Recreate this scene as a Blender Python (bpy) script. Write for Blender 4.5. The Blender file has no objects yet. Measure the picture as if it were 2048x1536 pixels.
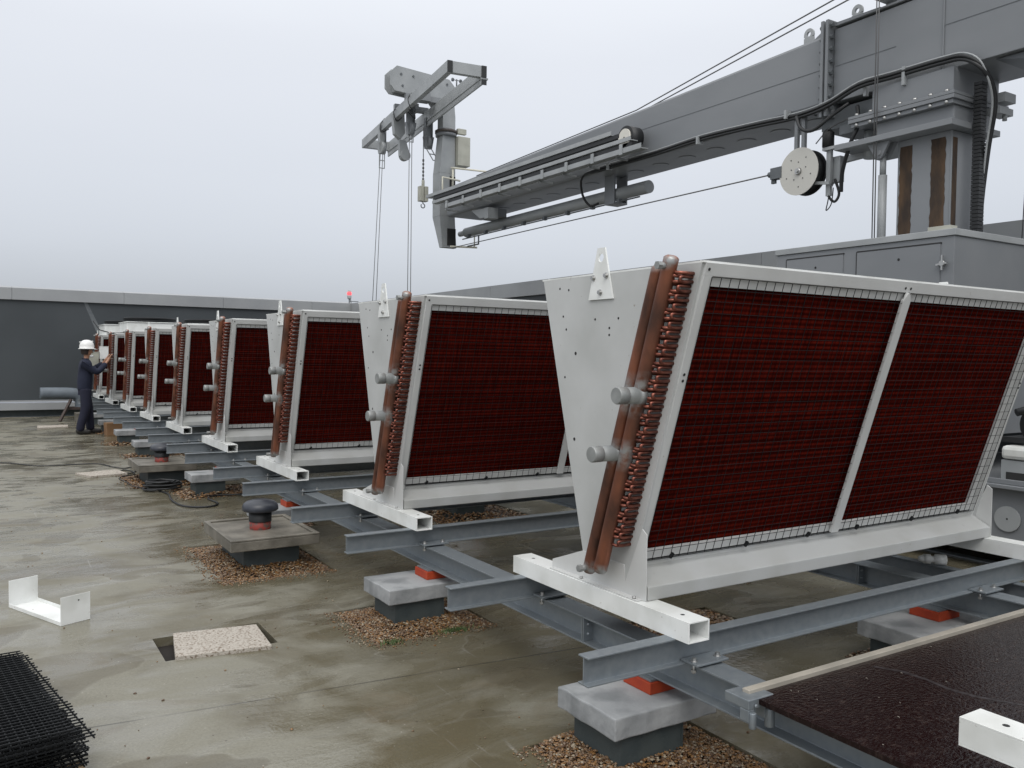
import bpy, bmesh, math, random
from mathutils import Vector, Matrix
random.seed(7)
SC = bpy.context.scene
# ---------------------------------------------------------------- camera
CAMZ = 1.6
yaw, pitch, roll = .5618, -.0326, .0129
fw = Vector((math.sin(yaw)*math.cos(pitch), math.cos(yaw)*math.cos(pitch), math.sin(pitch)))
rt = Vector((math.cos(yaw), -math.sin(yaw), 0)); up = rt.cross(fw)
r2 = rt*math.cos(roll)+up*math.sin(roll); u2 = -rt*math.sin(roll)+up*math.cos(roll)
cam = bpy.data.cameras.new('camera'); co = bpy.data.objects.new('camera', cam); SC.collection.objects.link(co)
cam.sensor_width = 36; cam.lens = 1689.0/2048*36; cam.clip_end = 2000; cam.clip_start = .05
m = Matrix((r2, u2, -fw)).transposed().to_4x4(); m.translation = (0, 0, CAMZ); co.matrix_world = m
SC.camera = co
# ---------------------------------------------------------------- overcast sky
SUN_EL, SUN_AZ = math.radians(52), math.radians(250)
w = bpy.data.worlds.new('World'); SC.world = w; w.use_nodes = True
nt = w.node_tree; nt.nodes.clear(); N = nt.nodes.new; L = nt.links.new
out = N('ShaderNodeOutputWorld'); add = N('ShaderNodeAddShader'); L(add.outputs[0], out.inputs[0])
sky = N('ShaderNodeTexSky'); sky.sky_type = 'NISHITA'; sky.sun_disc = False
sky.sun_elevation = SUN_EL; sky.sun_rotation = SUN_AZ; sky.dust_density = 4; sky.air_density = 1
hs = N('ShaderNodeHueSaturation'); hs.inputs['Saturation'].default_value = .25
b1 = N('ShaderNodeBackground'); b1.inputs[1].default_value = .05
L(sky.outputs[0], hs.inputs['Color']); L(hs.outputs[0], b1.inputs[0]); L(b1.outputs[0], add.inputs[0])
tc = N('ShaderNodeTexCoord'); sep = N('ShaderNodeSeparateXYZ'); L(tc.outputs['Generated'], sep.inputs[0])
mp = N('ShaderNodeMapping'); mp.inputs['Scale'].default_value = (1, 1, 3.5); L(tc.outputs['Generated'], mp.inputs[0])
nz = N('ShaderNodeTexNoise'); nz.inputs['Scale'].default_value = 1.7; nz.inputs['Detail'].default_value = 5
nz.inputs['Roughness'].default_value = .45; L(mp.outputs[0], nz.inputs[0])
ma = N('ShaderNodeMath'); ma.operation = 'MULTIPLY_ADD'; ma.inputs[1].default_value = .10; L(nz.outputs[0], ma.inputs[0]); L(sep.outputs[2], ma.inputs[2])
rp = N('ShaderNodeValToRGB'); L(ma.outputs[0], rp.inputs[0]); e = rp.color_ramp.elements
e[0].position = 0.0; e[0].color = (.255, .272, .305, 1)
e[1].position = 1.0; e[1].color = (1, 1, 1, 1)
for p_, c_ in ((.06, (.272, .294, .326, 1)), (.18, (.352, .376, .418, 1)), (.38, (.47, .49, .53, 1)), (.6, (.72, .74, .77, 1))):
    x = e.new(p_); x.color = c_
b2 = N('ShaderNodeBackground'); b2.inputs[1].default_value = 1.35; L(rp.outputs[0], b2.inputs[0]); L(b2.outputs[0], add.inputs[1])
sl = bpy.data.lights.new('sun', 'SUN'); sl.energy = .8; sl.angle = math.radians(35); sl.color = (1, .97, .93)
so = bpy.data.objects.new('sun', sl); SC.collection.objects.link(so)
# rays come from behind the left shoulder of the camera
sd = Vector((-math.sin(math.radians(35))*math.cos(SUN_EL), -math.cos(math.radians(35))*math.cos(SUN_EL), math.sin(SUN_EL)))
so.rotation_euler = sd.to_track_quat('Z', 'Y').to_euler(); so.location = sd*30
sky.sun_rotation = math.atan2(sd.x, sd.y)
SC.view_settings.view_transform = 'Standard'; SC.view_settings.look = 'None'
SC.view_settings.exposure = 0; SC.view_settings.gamma = 1

# ---------------------------------------------------------------- helpers
def link(o): SC.collection.objects.link(o); return o
def tag(o, label=None, cat=None, group=None, kind=None):
    if label: o['label'] = label
    if cat: o['category'] = cat
    if group: o['group'] = group
    if kind: o['kind'] = kind
    return o
def empty(name, loc=(0, 0, 0), label=None, cat=None, group=None, rz=0):
    o = bpy.data.objects.new(name, None); o.empty_display_size = .1; link(o); o.location = loc; o.rotation_euler.z = rz
    return tag(o, label, cat, group)
class MB:
    def __init__(s): s.v = []; s.f = []; s.mi = []; s.sm = []; s.cur = 0
    def add(s, vs, fs, smooth=False):
        k = len(s.v); s.v += [tuple(v) for v in vs]; s.f += [tuple(i+k for i in f) for f in fs]
        s.mi += [s.cur]*len(fs); s.sm += [smooth]*len(fs); return s
    def box(s, a, b):
        x0, y0, z0 = a; x1, y1, z1 = b
        return s.add([(x0,y0,z0),(x1,y0,z0),(x1,y1,z0),(x0,y1,z0),(x0,y0,z1),(x1,y0,z1),(x1,y1,z1),(x0,y1,z1)],
                     [(0,3,2,1),(4,5,6,7),(0,1,5,4),(1,2,6,5),(2,3,7,6),(3,0,4,7)])
    def hexa(s, p):    # 8 points, bottom quad then top quad
        return s.add(p, [(0,3,2,1),(4,5,6,7),(0,1,5,4),(1,2,6,5),(2,3,7,6),(3,0,4,7)])
    def bar(s, p, q, wd, ht=None, upv=(0, 0, 1)):
        p, q = Vector(p), Vector(q); d = (q-p).normalized(); ht = ht or wd
        upv = Vector(upv)
        if abs(d.dot(upv)) > .98: upv = Vector((1, 0, 0))
        sx = d.cross(upv).normalized()*wd/2; sz = sx.cross(d).normalized()*ht/2
        c = [-sx-sz, sx-sz, sx+sz, -sx+sz]
        return s.add([p+i for i in c]+[q+i for i in c], [(0,1,2,3),(7,6,5,4),(0,4,5,1),(1,5,6,2),(2,6,7,3),(3,7,4,0)])
    def prism(s, poly, axis, a, b):   # poly 2D extruded along axis; axis x: (y,z)  y: (x,z)  z: (x,y)
        def P(u, v, t): return {'x': (t, u, v), 'y': (u, t, v), 'z': (u, v, t)}[axis]
        n = len(poly); vs = [P(u, v, a) for u, v in poly]+[P(u, v, b) for u, v in poly]
        fs = [tuple(range(n)), tuple(range(2*n-1, n-1, -1))]+[(i, i+n, (i+1) % n+n, (i+1) % n) for i in range(n)]
        return s.add(vs, fs)
    def tube(s, pts, r, n=10, cap=True, smooth=True):
        pts = [Vector(p) for p in pts]; rs = r if isinstance(r, (list, tuple)) else [r]*len(pts)
        vs = []; fs = []; prev = None
        for i, p in enumerate(pts):
            d = (pts[min(i+1, len(pts)-1)]-pts[max(i-1, 0)])
            d = d.normalized() if d.length > 1e-9 else Vector((0, 0, 1))
            if prev is None:
                a = Vector((0, 0, 1)) if abs(d.z) < .9 else Vector((1, 0, 0)); prev = d.cross(a).normalized()
            else: prev = (prev-d*prev.dot(d)).normalized()
            b = d.cross(prev)
            for k in range(n):
                t = 2*math.pi*k/n; vs.append(p+(prev*math.cos(t)+b*math.sin(t))*rs[i])
        for i in range(len(pts)-1):
            for k in range(n): fs.append((i*n+k, i*n+(k+1) % n, (i+1)*n+(k+1) % n, (i+1)*n+k))
        s.add(vs, fs, smooth)
        if cap:
            k0 = len(vs)-n; base = len(s.v)-len(vs)
            s.f += [tuple(base+k for k in range(n-1, -1, -1)), tuple(base+k0+k for k in range(n))]; s.mi += [s.cur]*2; s.sm += [False]*2
        return s
    def lathe(s, prof, c=(0, 0, 0), n=24):  # prof (r,z) about vertical axis
        return s.tube([(c[0], c[1], c[2]+z) for r, z in prof], [max(r, 1e-4) for r, z in prof], n) if False else s._lathe(prof, c, n)
    def _lathe(s, prof, c, n):
        vs = []; fs = []
        for r, z in prof:
            for k in range(n):
                t = 2*math.pi*k/n; vs.append((c[0]+r*math.cos(t), c[1]+r*math.sin(t), c[2]+z))
        for i in range(len(prof)-1):
            for k in range(n): fs.append((i*n+k, i*n+(k+1) % n, (i+1)*n+(k+1) % n, (i+1)*n+k))
        return s.add(vs, fs, True)
    def build(s, name, mats, parent=None, bevel=0, loc=None):
        me = bpy.data.meshes.new(name); me.from_pydata(s.v, [], s.f); me.update()
        if not isinstance(mats, (list, tuple)): mats = [mats]
        for mt in mats: me.materials.append(mt)
        for p, i, q in zip(me.polygons, s.mi, s.sm): p.material_index = i; p.use_smooth = q
        bm = bmesh.new(); bm.from_mesh(me); bmesh.ops.recalc_face_normals(bm, faces=bm.faces); bm.to_mesh(me); bm.free()
        o = link(bpy.data.objects.new(name, me))
        if parent: o.parent = parent
        if loc: o.location = loc
        if bevel:
            b = o.modifiers.new('bevel', 'BEVEL'); b.width = bevel; b.segments = 2; b.limit_method = 'ANGLE'; b.angle_limit = .6
        return o
def kids(o): return [c for c in bpy.data.objects if c.parent == o]
def copy_tree(o, parent=None):
    c = o.copy(); link(c); c.parent = parent
    for ch in kids(o): copy_tree(ch, c)
    return c

def mat(name, col, rough=.5, metal=0, col2=None, scale=5, mix=1, bump=0, bscale=60, stretch=(1, 1, 1), detail=4, lo=.35, hi=.65, spec=.5, rough2=None, coat=0, specks=False, bands=None):
    M = bpy.data.materials.new(name); M.use_nodes = True; t = M.node_tree; B = t.nodes['Principled BSDF']
    B.inputs['Base Color'].default_value = (*col, 1); B.inputs['Roughness'].default_value = rough; B.inputs['Metallic'].default_value = metal
    B.inputs['Specular IOR Level'].default_value = spec
    if coat: B.inputs['Coat Weight'].default_value = coat; B.inputs['Coat Roughness'].default_value = .15
    co_ = t.nodes.new('ShaderNodeTexCoord'); mpp = t.nodes.new('ShaderNodeMapping'); mpp.inputs['Scale'].default_value = stretch
    t.links.new(co_.outputs['Object'], mpp.inputs[0])
    if col2:
        n = t.nodes.new('ShaderNodeTexNoise'); n.inputs['Scale'].default_value = scale; n.inputs['Detail'].default_value = detail
        t.links.new(mpp.outputs[0], n.inputs[0])
        r = t.nodes.new('ShaderNodeMapRange'); r.inputs[1].default_value = lo; r.inputs[2].default_value = hi; r.inputs[4].default_value = mix
        t.links.new(n.outputs[0], r.inputs[0])
        x = t.nodes.new('ShaderNodeMix'); x.data_type = 'RGBA'; x.inputs[6].default_value = (*col, 1); x.inputs[7].default_value = (*col2, 1)
        t.links.new(r.outputs[0], x.inputs[0]); t.links.new(x.outputs[2], B.inputs['Base Color'])
        if rough2 is not None:
            q = t.nodes.new('ShaderNodeMapRange'); q.inputs[3].default_value = rough; q.inputs[4].default_value = rough2
            t.links.new(r.outputs[0], q.inputs[0]); t.links.new(q.outputs[0], B.inputs['Roughness'])
    if specks:      # rust-brown scuffs and grit stuck on the paint
        src = B.inputs['Base Color'].links[0].from_socket
        n = t.nodes.new('ShaderNodeTexNoise'); n.inputs['Scale'].default_value = 22; n.inputs['Detail'].default_value = 5; n.inputs['Roughness'].default_value = .7
        t.links.new(co_.outputs['Object'], n.inputs[0])
        r = t.nodes.new('ShaderNodeMapRange'); r.inputs[1].default_value = .665; r.inputs[2].default_value = .72; r.inputs[4].default_value = .6; t.links.new(n.outputs[0], r.inputs[0])
        x = t.nodes.new('ShaderNodeMix'); x.data_type = 'RGBA'; x.inputs[7].default_value = (.16, .11, .07, 1)
        t.links.new(src, x.inputs[6]); t.links.new(r.outputs[0], x.inputs[0]); t.links.new(x.outputs[2], B.inputs['Base Color'])
    if bands:       # grey primer sprayed round the brazed joints at these heights
        src = B.inputs['Base Color'].links[0].from_socket
        sp_ = t.nodes.new('ShaderNodeSeparateXYZ'); t.links.new(co_.outputs['Object'], sp_.inputs[0]); last = None
        for z0, hw_ in bands:
            a = t.nodes.new('ShaderNodeMath'); a.operation = 'SUBTRACT'; a.inputs[1].default_value = z0; t.links.new(sp_.outputs[2], a.inputs[0])
            c = t.nodes.new('ShaderNodeMath'); c.operation = 'ABSOLUTE'; t.links.new(a.outputs[0], c.inputs[0])
            q = t.nodes.new('ShaderNodeMapRange'); q.inputs[1].default_value = hw_*.3; q.inputs[2].default_value = hw_; q.inputs[3].default_value = 1; q.inputs[4].default_value = 0; t.links.new(c.outputs[0], q.inputs[0])
            if last is None: last = q.outputs[0]
            else:
                m_ = t.nodes.new('ShaderNodeMath'); m_.operation = 'MAXIMUM'; t.links.new(last, m_.inputs[0]); t.links.new(q.outputs[0], m_.inputs[1]); last = m_.outputs[0]
        n = t.nodes.new('ShaderNodeTexNoise'); n.inputs['Scale'].default_value = 26; n.inputs['Detail'].default_value = 4; t.links.new(co_.outputs['Object'], n.inputs[0])
        r = t.nodes.new('ShaderNodeMapRange'); r.inputs[1].default_value = .35; r.inputs[2].default_value = .6; t.links.new(n.outputs[0], r.inputs[0])
        m_ = t.nodes.new('ShaderNodeMath'); m_.operation = 'MULTIPLY'; t.links.new(last, m_.inputs[0]); t.links.new(r.outputs[0], m_.inputs[1])
        x = t.nodes.new('ShaderNodeMix'); x.data_type = 'RGBA'; x.inputs[7].default_value = (.34, .345, .34, 1)
        t.links.new(src, x.inputs[6]); t.links.new(m_.outputs[0], x.inputs[0]); t.links.new(x.outputs[2], B.inputs['Base Color'])
    if bump:
        n = t.nodes.new('ShaderNodeTexNoise'); n.inputs['Scale'].default_value = bscale; n.inputs['Detail'].default_value = 3
        t.links.new(mpp.outputs[0], n.inputs[0])
        b = t.nodes.new('ShaderNodeBump'); b.inputs['Strength'].default_value = bump; b.inputs['Distance'].default_value = .01
        t.links.new(n.outputs[0], b.inputs['Height']); t.links.new(b.outputs[0], B.inputs['Normal'])
    return M
WHITE = mat('white_paint', (.76, .775, .76), .35, col2=(.56, .57, .54), scale=4, lo=.45, hi=.75, bump=.04, bscale=25, specks=True)
PLATE = mat('end_plate_paint', (.50, .51, .505), .45, col2=(.415, .425, .415), scale=2.5, bump=.04, bscale=14, specks=True)
FRAME = mat('frame_paint', (.58, .59, .58), .4, col2=(.50, .505, .495), scale=3, bump=.03, bscale=25, specks=True)
TRAY = mat('tray_paint', (.41, .42, .415), .45, col2=(.35, .355, .34), scale=4, lo=.4, hi=.7, bump=.04, bscale=18, specks=True)
HOLE = mat('dark_hole', (.02, .02, .02), .8)
STEEL = mat('bolt_steel', (.45, .45, .44), .35, .9)
GALV = mat('galvanised', (.205, .232, .255), .42, .5, col2=(.25, .275, .29), scale=30, lo=.3, hi=.7, rough2=.52, detail=6, bump=.03, bscale=40)
COPPER = mat('copper', (.27, .105, .062), .42, .7, col2=(.075, .04, .03), scale=7, lo=.38, hi=.66, stretch=(1, 1, .5), rough2=.6, bands=((.925, .10), (.68, .07), (1.45, .05), (.17, .04)))
COPD = mat('copper_bend', (.27, .095, .065), .28, .75, col2=(.09, .032, .025), scale=30, lo=.4, hi=.7)
PRIME = mat('silver_primer', (.31, .32, .315), .5, .3, col2=(.23, .24, .235), scale=14)
GUARD = mat('guard_wire', (.006, .007, .008), .6, spec=.25)
CONC = mat('pier_concrete', (.33, .34, .345), .8, col2=(.20, .21, .215), scale=6, bump=.25, bscale=45, lo=.4, hi=.62)
WCONC = mat('wet_concrete', (.20, .185, .155), .5, col2=(.10, .092, .075), scale=5, bump=.3, bscale=50, lo=.35, hi=.65)
BITU = mat('bitumen_grey', (.035, .047, .05), .6, col2=(.05, .062, .062), scale=10, bump=.15, bscale=80)
ORANGE = mat('orange_rubber', (.42, .055, .012), .6, col2=(.33, .035, .01), scale=12)
GREYP = mat('grey_paint', (.205, .215, .225), .42, col2=(.165, .176, .187), scale=1.6, lo=.35, hi=.75, bump=.03, bscale=12, stretch=(1, .4, 1), rough2=.5)
GREYL = mat('light_grey_paint', (.33, .345, .35), .45, col2=(.27, .285, .29), scale=3)
GREYD = mat('dark_grey_paint', (.11, .12, .13), .5, col2=(.085, .095, .10), scale=4)
BLACK = mat('black_rubber', (.012, .013, .014), .5)
RUST = mat('rusty_strip', (.085, .05, .026), .85, col2=(.03, .02, .014), scale=9, bump=.4, bscale=40, stretch=(1, 1, .35), lo=.35, hi=.65)
CLAD = mat('dark_cladding', (.048, .056, .062), .5, col2=(.038, .045, .05), scale=.8, bump=.02, bscale=200)
COPING = mat('coping_metal', (.33, .34, .345), .4, .2, col2=(.28, .29, .30), scale=1.2, rough2=.5)
ROPE = mat('wire_rope', (.12, .12, .12), .5, .5)
BEIGE = mat('beige_sheet', (.42, .42, .36), .6, col2=(.34, .34, .29), scale=5)

def fins_mat():
    M = bpy.data.materials.new('red_coated_fins'); M.use_nodes = True; t = M.node_tree; B = t.nodes['Principled BSDF']
    n_ = t.nodes.new; l_ = t.links.new
    tc_ = n_('ShaderNodeTexCoord'); s_ = n_('ShaderNodeSeparateXYZ'); l_(tc_.outputs['Object'], s_.inputs[0])
    a = n_('ShaderNodeMath'); a.operation = 'MULTIPLY'; a.inputs[1].default_value = 2*math.pi/.0212; l_(s_.outputs[2], a.inputs[0])
    b = n_('ShaderNodeMath'); b.operation = 'SINE'; l_(a.outputs[0], b.inputs[0])
    mr = n_('ShaderNodeMapRange'); mr.inputs[1].default_value = -2.6; mr.inputs[2].default_value = 1.0; l_(b.outputs[0], mr.inputs[0])
    mp1 = n_('ShaderNodeMapping'); mp1.inputs['Scale'].default_value = (.8, 1, 34); l_(tc_.outputs['Object'], mp1.inputs[0])
    nz1 = n_('ShaderNodeTexNoise'); nz1.inputs['Scale'].default_value = 1.6; nz1.inputs['Detail'].default_value = 4; l_(mp1.outputs[0], nz1.inputs[0])
    mp2 = n_('ShaderNodeMapping'); mp2.inputs['Scale'].default_value = (40, 1, 3); l_(tc_.outputs['Object'], mp2.inputs[0])
    nz2 = n_('ShaderNodeTexNoise'); nz2.inputs['Scale'].default_value = 3; nz2.inputs['Detail'].default_value = 3; l_(mp2.outputs[0], nz2.inputs[0])
    m1 = n_('ShaderNodeMath'); m1.operation = 'MULTIPLY'; l_(mr.outputs[0], m1.inputs[0]); l_(nz1.outputs[0], m1.inputs[1])
    m2 = n_('ShaderNodeMath'); m2.operation = 'MULTIPLY'; l_(m1.outputs[0], m2.inputs[0]); l_(nz2.outputs[0], m2.inputs[1])
    r = n_('ShaderNodeValToRGB'); l_(m2.outputs[0], r.inputs[0])
    r.color_ramp.elements[0].position = .10; r.color_ramp.elements[0].color = (.024, .0032, .0024, 1); r.color_ramp.elements[1].color = (.15, .014, .008, 1); r.color_ramp.elements[1].position = .46
    l_(r.outputs[0], B.inputs['Base Color']); B.inputs['Roughness'].default_value = .8; B.inputs['Specular IOR Level'].default_value = .0
    bp = n_('ShaderNodeBump'); bp.inputs['Strength'].default_value = .2; bp.inputs['Distance'].default_value = .002; l_(b.outputs[0], bp.inputs['Height']); l_(bp.outputs[0], B.inputs['Normal'])
    return M
FINS = fins_mat()

def roof_mat():
    M = bpy.data.materials.new('wet_screed_roof'); M.use_nodes = True; t = M.node_tree; B = t.nodes['Principled BSDF']
    n_ = t.nodes.new; l_ = t.links.new
    tc_ = n_('ShaderNodeTexCoord')
    def noise(sc, det, st=(1, 1, 1), dist=0, rough=.55):
        mp_ = n_('ShaderNodeMapping'); mp_.inputs['Scale'].default_value = st; l_(tc_.outputs['Object'], mp_.inputs[0])
        q = n_('ShaderNodeTexNoise'); q.inputs['Scale'].default_value = sc; q.inputs['Detail'].default_value = det
        q.inputs['Distortion'].default_value = dist; q.inputs['Roughness'].default_value = rough; l_(mp_.outputs[0], q.inputs[0]); return q.outputs[0]
    def rng(i, a, b, c=0, d=1):
        q = n_('ShaderNodeMapRange'); q.inputs[1].default_value = a; q.inputs[2].default_value = b; q.inputs[3].default_value = c; q.inputs[4].default_value = d
        l_(i, q.inputs[0]); return q.outputs[0]
    def mx(f, a, b, blend='MIX'):
        q = n_('ShaderNodeMix'); q.data_type = 'RGBA'; q.blend_type = blend
        for i, v in ((0, f), (6, a), (7, b)):
            if hasattr(v, 'node'): l_(v, q.inputs[i])
            else: q.inputs[i].default_value = v if i == 0 else (*v, 1)
        return q.outputs[2]
    def mt(op, a, b):
        q = n_('ShaderNodeMath'); q.operation = op
        for i, v in ((0, a), (1, b)):
            if hasattr(v, 'node'): l_(v, q.inputs[i])
            else: q.inputs[i].default_value = v
        return q.outputs[0]
    sp = n_('ShaderNodeSeparateXYZ'); l_(tc_.outputs['Object'], sp.inputs[0]); X, Y = sp.outputs[0], sp.outputs[1]
    broad = noise(.9, 5, (1, 1.3, 1), .6)
    # damp band runs along the row of units, the walkway at the left has dried lighter
    damp = mt('ADD', broad, rng(X, .2, 2.2, -.13, .16))
    damp_f = rng(damp, .44, .60)
    c = mx(damp_f, (.225, .215, .170), (.118, .103, .064))
    c = mx(rng(noise(.55, 3, (1, 1, 1), .4), .45, .62, 0, .55), c, (.145, .132, .092))
    streak = noise(1.3, 6, (1, 3.2, 1), 1.0, .62)
    c = mx(rng(streak, .50, .68, 0, .28), c, (.262, .256, .222))
    dark = noise(2.2, 5, (.6, 1.6, 1), .8)
    c = mx(rng(dark, .55, .72, 0, .35), c, (.072, .066, .05))
    edge = noise(1.15, 2, (1, 1.5, 1), .5)          # puddle outlines with a crisp rim
    c = mx(rng(edge, .575, .59, 0, .45), c, (.092, .078, .05))
    c = mx(mt('MULTIPLY', rng(mt('ABSOLUTE', mt('SUBTRACT', edge, .572), 0), .002, .009, 1, 0), rng(noise(3, 3), .48, .62, 0, .22)), c, (.33, .32, .29))
    och = noise(1.7, 4, (1, 1, 1), 1.4)
    c = mx(rng(och, .58, .72, 0, .5), c, (.135, .10, .055))
    scr = noise(1, 3, (26, 1.1, 1), .25)             # pale drag marks running away from the camera
    c = mx(mt('MULTIPLY', rng(scr, .66, .72, 0, .5), rng(noise(.8, 2), .5, .62)), c, (.34, .33, .30))
    fine = noise(90, 4, rough=.7); c = mx(rng(fine, .35, .7, 0, .45), c, (.07, .063, .048), 'MIX')
    speck = n_('ShaderNodeTexVoronoi'); speck.inputs['Scale'].default_value = 16; l_(tc_.outputs['Object'], speck.inputs[0])
    c = mx(rng(speck.outputs['Distance'], .035, .06, .7, 0), c, (.42, .40, .35))
    sp2 = n_('ShaderNodeTexVoronoi'); sp2.inputs['Scale'].default_value = 9; l_(tc_.outputs['Object'], sp2.inputs[0])
    c = mx(rng(sp2.outputs['Distance'], .03, .05, .8, 0), c, (.035, .022, .012))
    # thin construction joints along x
    jn = None
    for y0, sl_ in ((3.98, -.104), (9.05, -.05), (15.3, .02)):
        d = mt('ABSOLUTE', mt('SUBTRACT', mt('ADD', Y, mt('MULTIPLY', X, -sl_)), y0), 0); j = rng(d, .003, .009, 1, 0)
        jn = j if jn is None else mt('MAXIMUM', jn, j)
    jn = mt('MULTIPLY', jn, rng(noise(2.5, 3), .38, .52, .25, 1))
    c = mx(mt('MULTIPLY', jn, .8), c, (.05, .045, .035))
    l_(c, B.inputs['Base Color'])
    wet = noise(1.6, 5, (1, 1.8, 1), 1.0)
    l_(rng(mt('ADD', wet, mt('MULTIPLY', damp_f, .12)), .42, .62, .60, .10), B.inputs['Roughness'])
    B.inputs['Specular IOR Level'].default_value = .45
    bp = n_('ShaderNodeBump'); bp.inputs['Strength'].default_value = .35; bp.inputs['Distance'].default_value = .004
    l_(mt('ADD', noise(35, 4), mt('MULTIPLY', streak, 3)), bp.inputs['Height']); l_(bp.outputs[0], B.inputs['Normal'])
    return M
ROOF = roof_mat()

# ---------------------------------------------------------------- roof deck with gravel pits cut in it
PIERS_Y = [2.44, 4.46, 7.25, 9.78, 13.80, 15.85, 18.25, 20.4]
pits = [(1.84, 4.28, 2.60, 4.98), (1.90, 2.16, 2.64, 2.85), (1.42, 5.96, 2.22, 7.25), (1.78, 7.6, 2.66, 8.2), (1.86, 9.62, 2.70, 10.5),
        (1.50, 10.60, 2.30, 11.9), (1.86, 13.60, 2.70, 14.35), (1.86, 15.65, 2.70, 16.4), (1.9, 18.0, 2.7, 18.8),
        (3.95, 2.15, 4.75, 2.86), (3.95, 4.27, 4.75, 5.0), (3.7, 7.1, 4.7, 7.9), (3.3, 3.35, 3.95, 3.9),
        (.80, 4.60, 1.385, 5.0)]
X0, X1, Y0_, Y1 = -14, 9.19, -9, 23.4
xs = sorted({X0, X1, *[p[0] for p in pits], *[p[2] for p in pits]}); ys = sorted({Y0_, Y1, *[p[1] for p in pits], *[p[3] for p in pits]})
b = MB()
for i in range(len(xs)-1):
    for j in range(len(ys)-1):
        cx, cy = (xs[i]+xs[i+1])/2, (ys[j]+ys[j+1])/2
        if any(p[0] < cx < p[2] and p[1] < cy < p[3] for p in pits): continue
        b.add([(xs[i], ys[j], 0), (xs[i+1], ys[j], 0), (xs[i+1], ys[j+1], 0), (xs[i], ys[j+1], 0)], [(0, 1, 2, 3)])
for p in pits:
    x0, y0, x1, y1 = p; z = -.07
    b.add([(x0,y0,0),(x1,y0,0),(x1,y1,0),(x0,y1,0),(x0,y0,z),(x1,y0,z),(x1,y1,z),(x0,y1,z)], [(0,1,5,4),(1,2,6,5),(2,3,7,6),(3,0,4,7),(4,5,6,7)])
deck = b.build('roof_floor', ROOF); tag(deck, kind='structure')

STONE = [mat('pebble_ochre', (.20, .105, .038), .4), mat('pebble_brown', (.085, .045, .022), .35), mat('pebble_pale', (.29, .24, .17), .45), mat('pebble_tan', (.145, .092, .052), .4)]
def stone(mb, x, y, z, r):
    mb.cur = random.choices(range(4), (4, 3, 2, 4))[0]
    a = random.random()*6.28; ca, sa = math.cos(a), math.sin(a); q = (random.uniform(.7, 1.4), random.uniform(.6, 1), random.uniform(.45, .8))
    V = [(1, 0, 0), (0, 1, 0), (-1, 0, 0), (0, -1, 0), (0, 0, 1), (0, 0, -1), (.6, .6, .55), (-.6, .6, .5), (-.6, -.6, .55), (.6, -.6, .5)]
    vs = []
    for vx, vy, vz in V:
        vx *= q[0]*r*random.uniform(.85, 1.1); vy *= q[1]*r; vz *= q[2]*r; vs.append((x+vx*ca-vy*sa, y+vx*sa+vy*ca, z+vz))
    mb.add(vs, [(0,6,9),(1,7,6),(2,8,7),(3,9,8),(0,1,6),(1,2,7),(2,3,8),(3,0,9),(4,6,7),(4,7,8),(4,8,9),(4,9,6),(5,1,0),(5,2,1),(5,3,2),(5,0,3)])
def gravel(p, n, r, hole, spill=.03):
    mb = MB(); x0, y0, x1, y1 = p; hx, hy = (hole[0]+hole[2])/2, (hole[1]+hole[3])/2
    mb.cur = 1; mb.add([(x0, y0, -.045), (x1, y0, -.045), (x1, y1, -.045), (x0, y1, -.045)], [(0, 1, 2, 3)])
    for _ in range(n):
        x = random.uniform(x0+.005, x1-.005); y = random.uniform(y0+.005, y1-.005)
        dx = max(hole[0]-x, x-hole[2], 0); dy = max(hole[1]-y, y-hole[3], 0); d = math.hypot(dx, dy)
        if dx == 0 and dy == 0: continue
        z = -.014+max(0, .045-d*.25)+random.uniform(-.008, .006); stone(mb, x, y, z, r*random.uniform(.7, 1.35))
    for _ in range(int(n*.05)):
        side = random.random(); t = random.gauss(0, .05)
        x = random.uniform(x0-.02, x1); y = random.uniform(y0, y1)
        if side < .5: x = x0-abs(t)
        else: y = y0-abs(t)
        stone(mb, x, y, r*.4, r*random.uniform(.5, .9))
    o = mb.build('gravel_bed', STONE); tag(o, kind='stuff'); return o

# ---------------------------------------------------------------- parapet walls
def wall_panel(): pass
fw_ = empty('parapet_wall', (0, 23.4, 0), 'dark grey clad parapet wall closing the far end of the roof', 'wall')
def P(name, mb, mt_, root, bevel=0):
    o = mb.build(name, mt_, None, bevel); o.parent = root; o.matrix_parent_inverse = Matrix.Translation(-Vector(root.location)); return o
b = MB(); b.box((X0, 23.40, .40), (9.19, 23.62, 2.80)); P('cladding', b, CLAD, fw_)
b = MB(); x = X0
while x < 9.2:
    x2 = min(x+2.44, 9.27); b.hexa([(x, 23.33, 2.80), (x2-.006, 23.33, 2.80), (x2-.006, 23.75, 2.80), (x, 23.75, 2.80), (x, 23.33, 3.08), (x2-.006, 23.33, 3.08), (x2-.006, 23.75, 3.14), (x, 23.75, 3.14)]); x += 2.44
P('coping', b, COPING, fw_)
b = MB(); b.box((X0, 23.36, .36), (9.19, 23.5, .397)); b.box((X0, 23.24, .17), (9.19, 23.5, .33)); P('flashing', b, COPING, fw_)
b = MB(); b.box((X0, 23.42, .0), (9.19, 23.5, .17)); P('skirting', b, BITU, fw_)
STREAK = mat('pale_streak', (.15, .165, .17), .6, col2=(.09, .10, .11), scale=6)
b = MB(); b.add([(2.17, 23.396, 2.80), (2.25, 23.396, 2.80), (2.59, 23.396, 2.05), (2.46, 23.396, 2.05)], [(0, 1, 2, 3)]); P('streak', b, STREAK, fw_)

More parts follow.
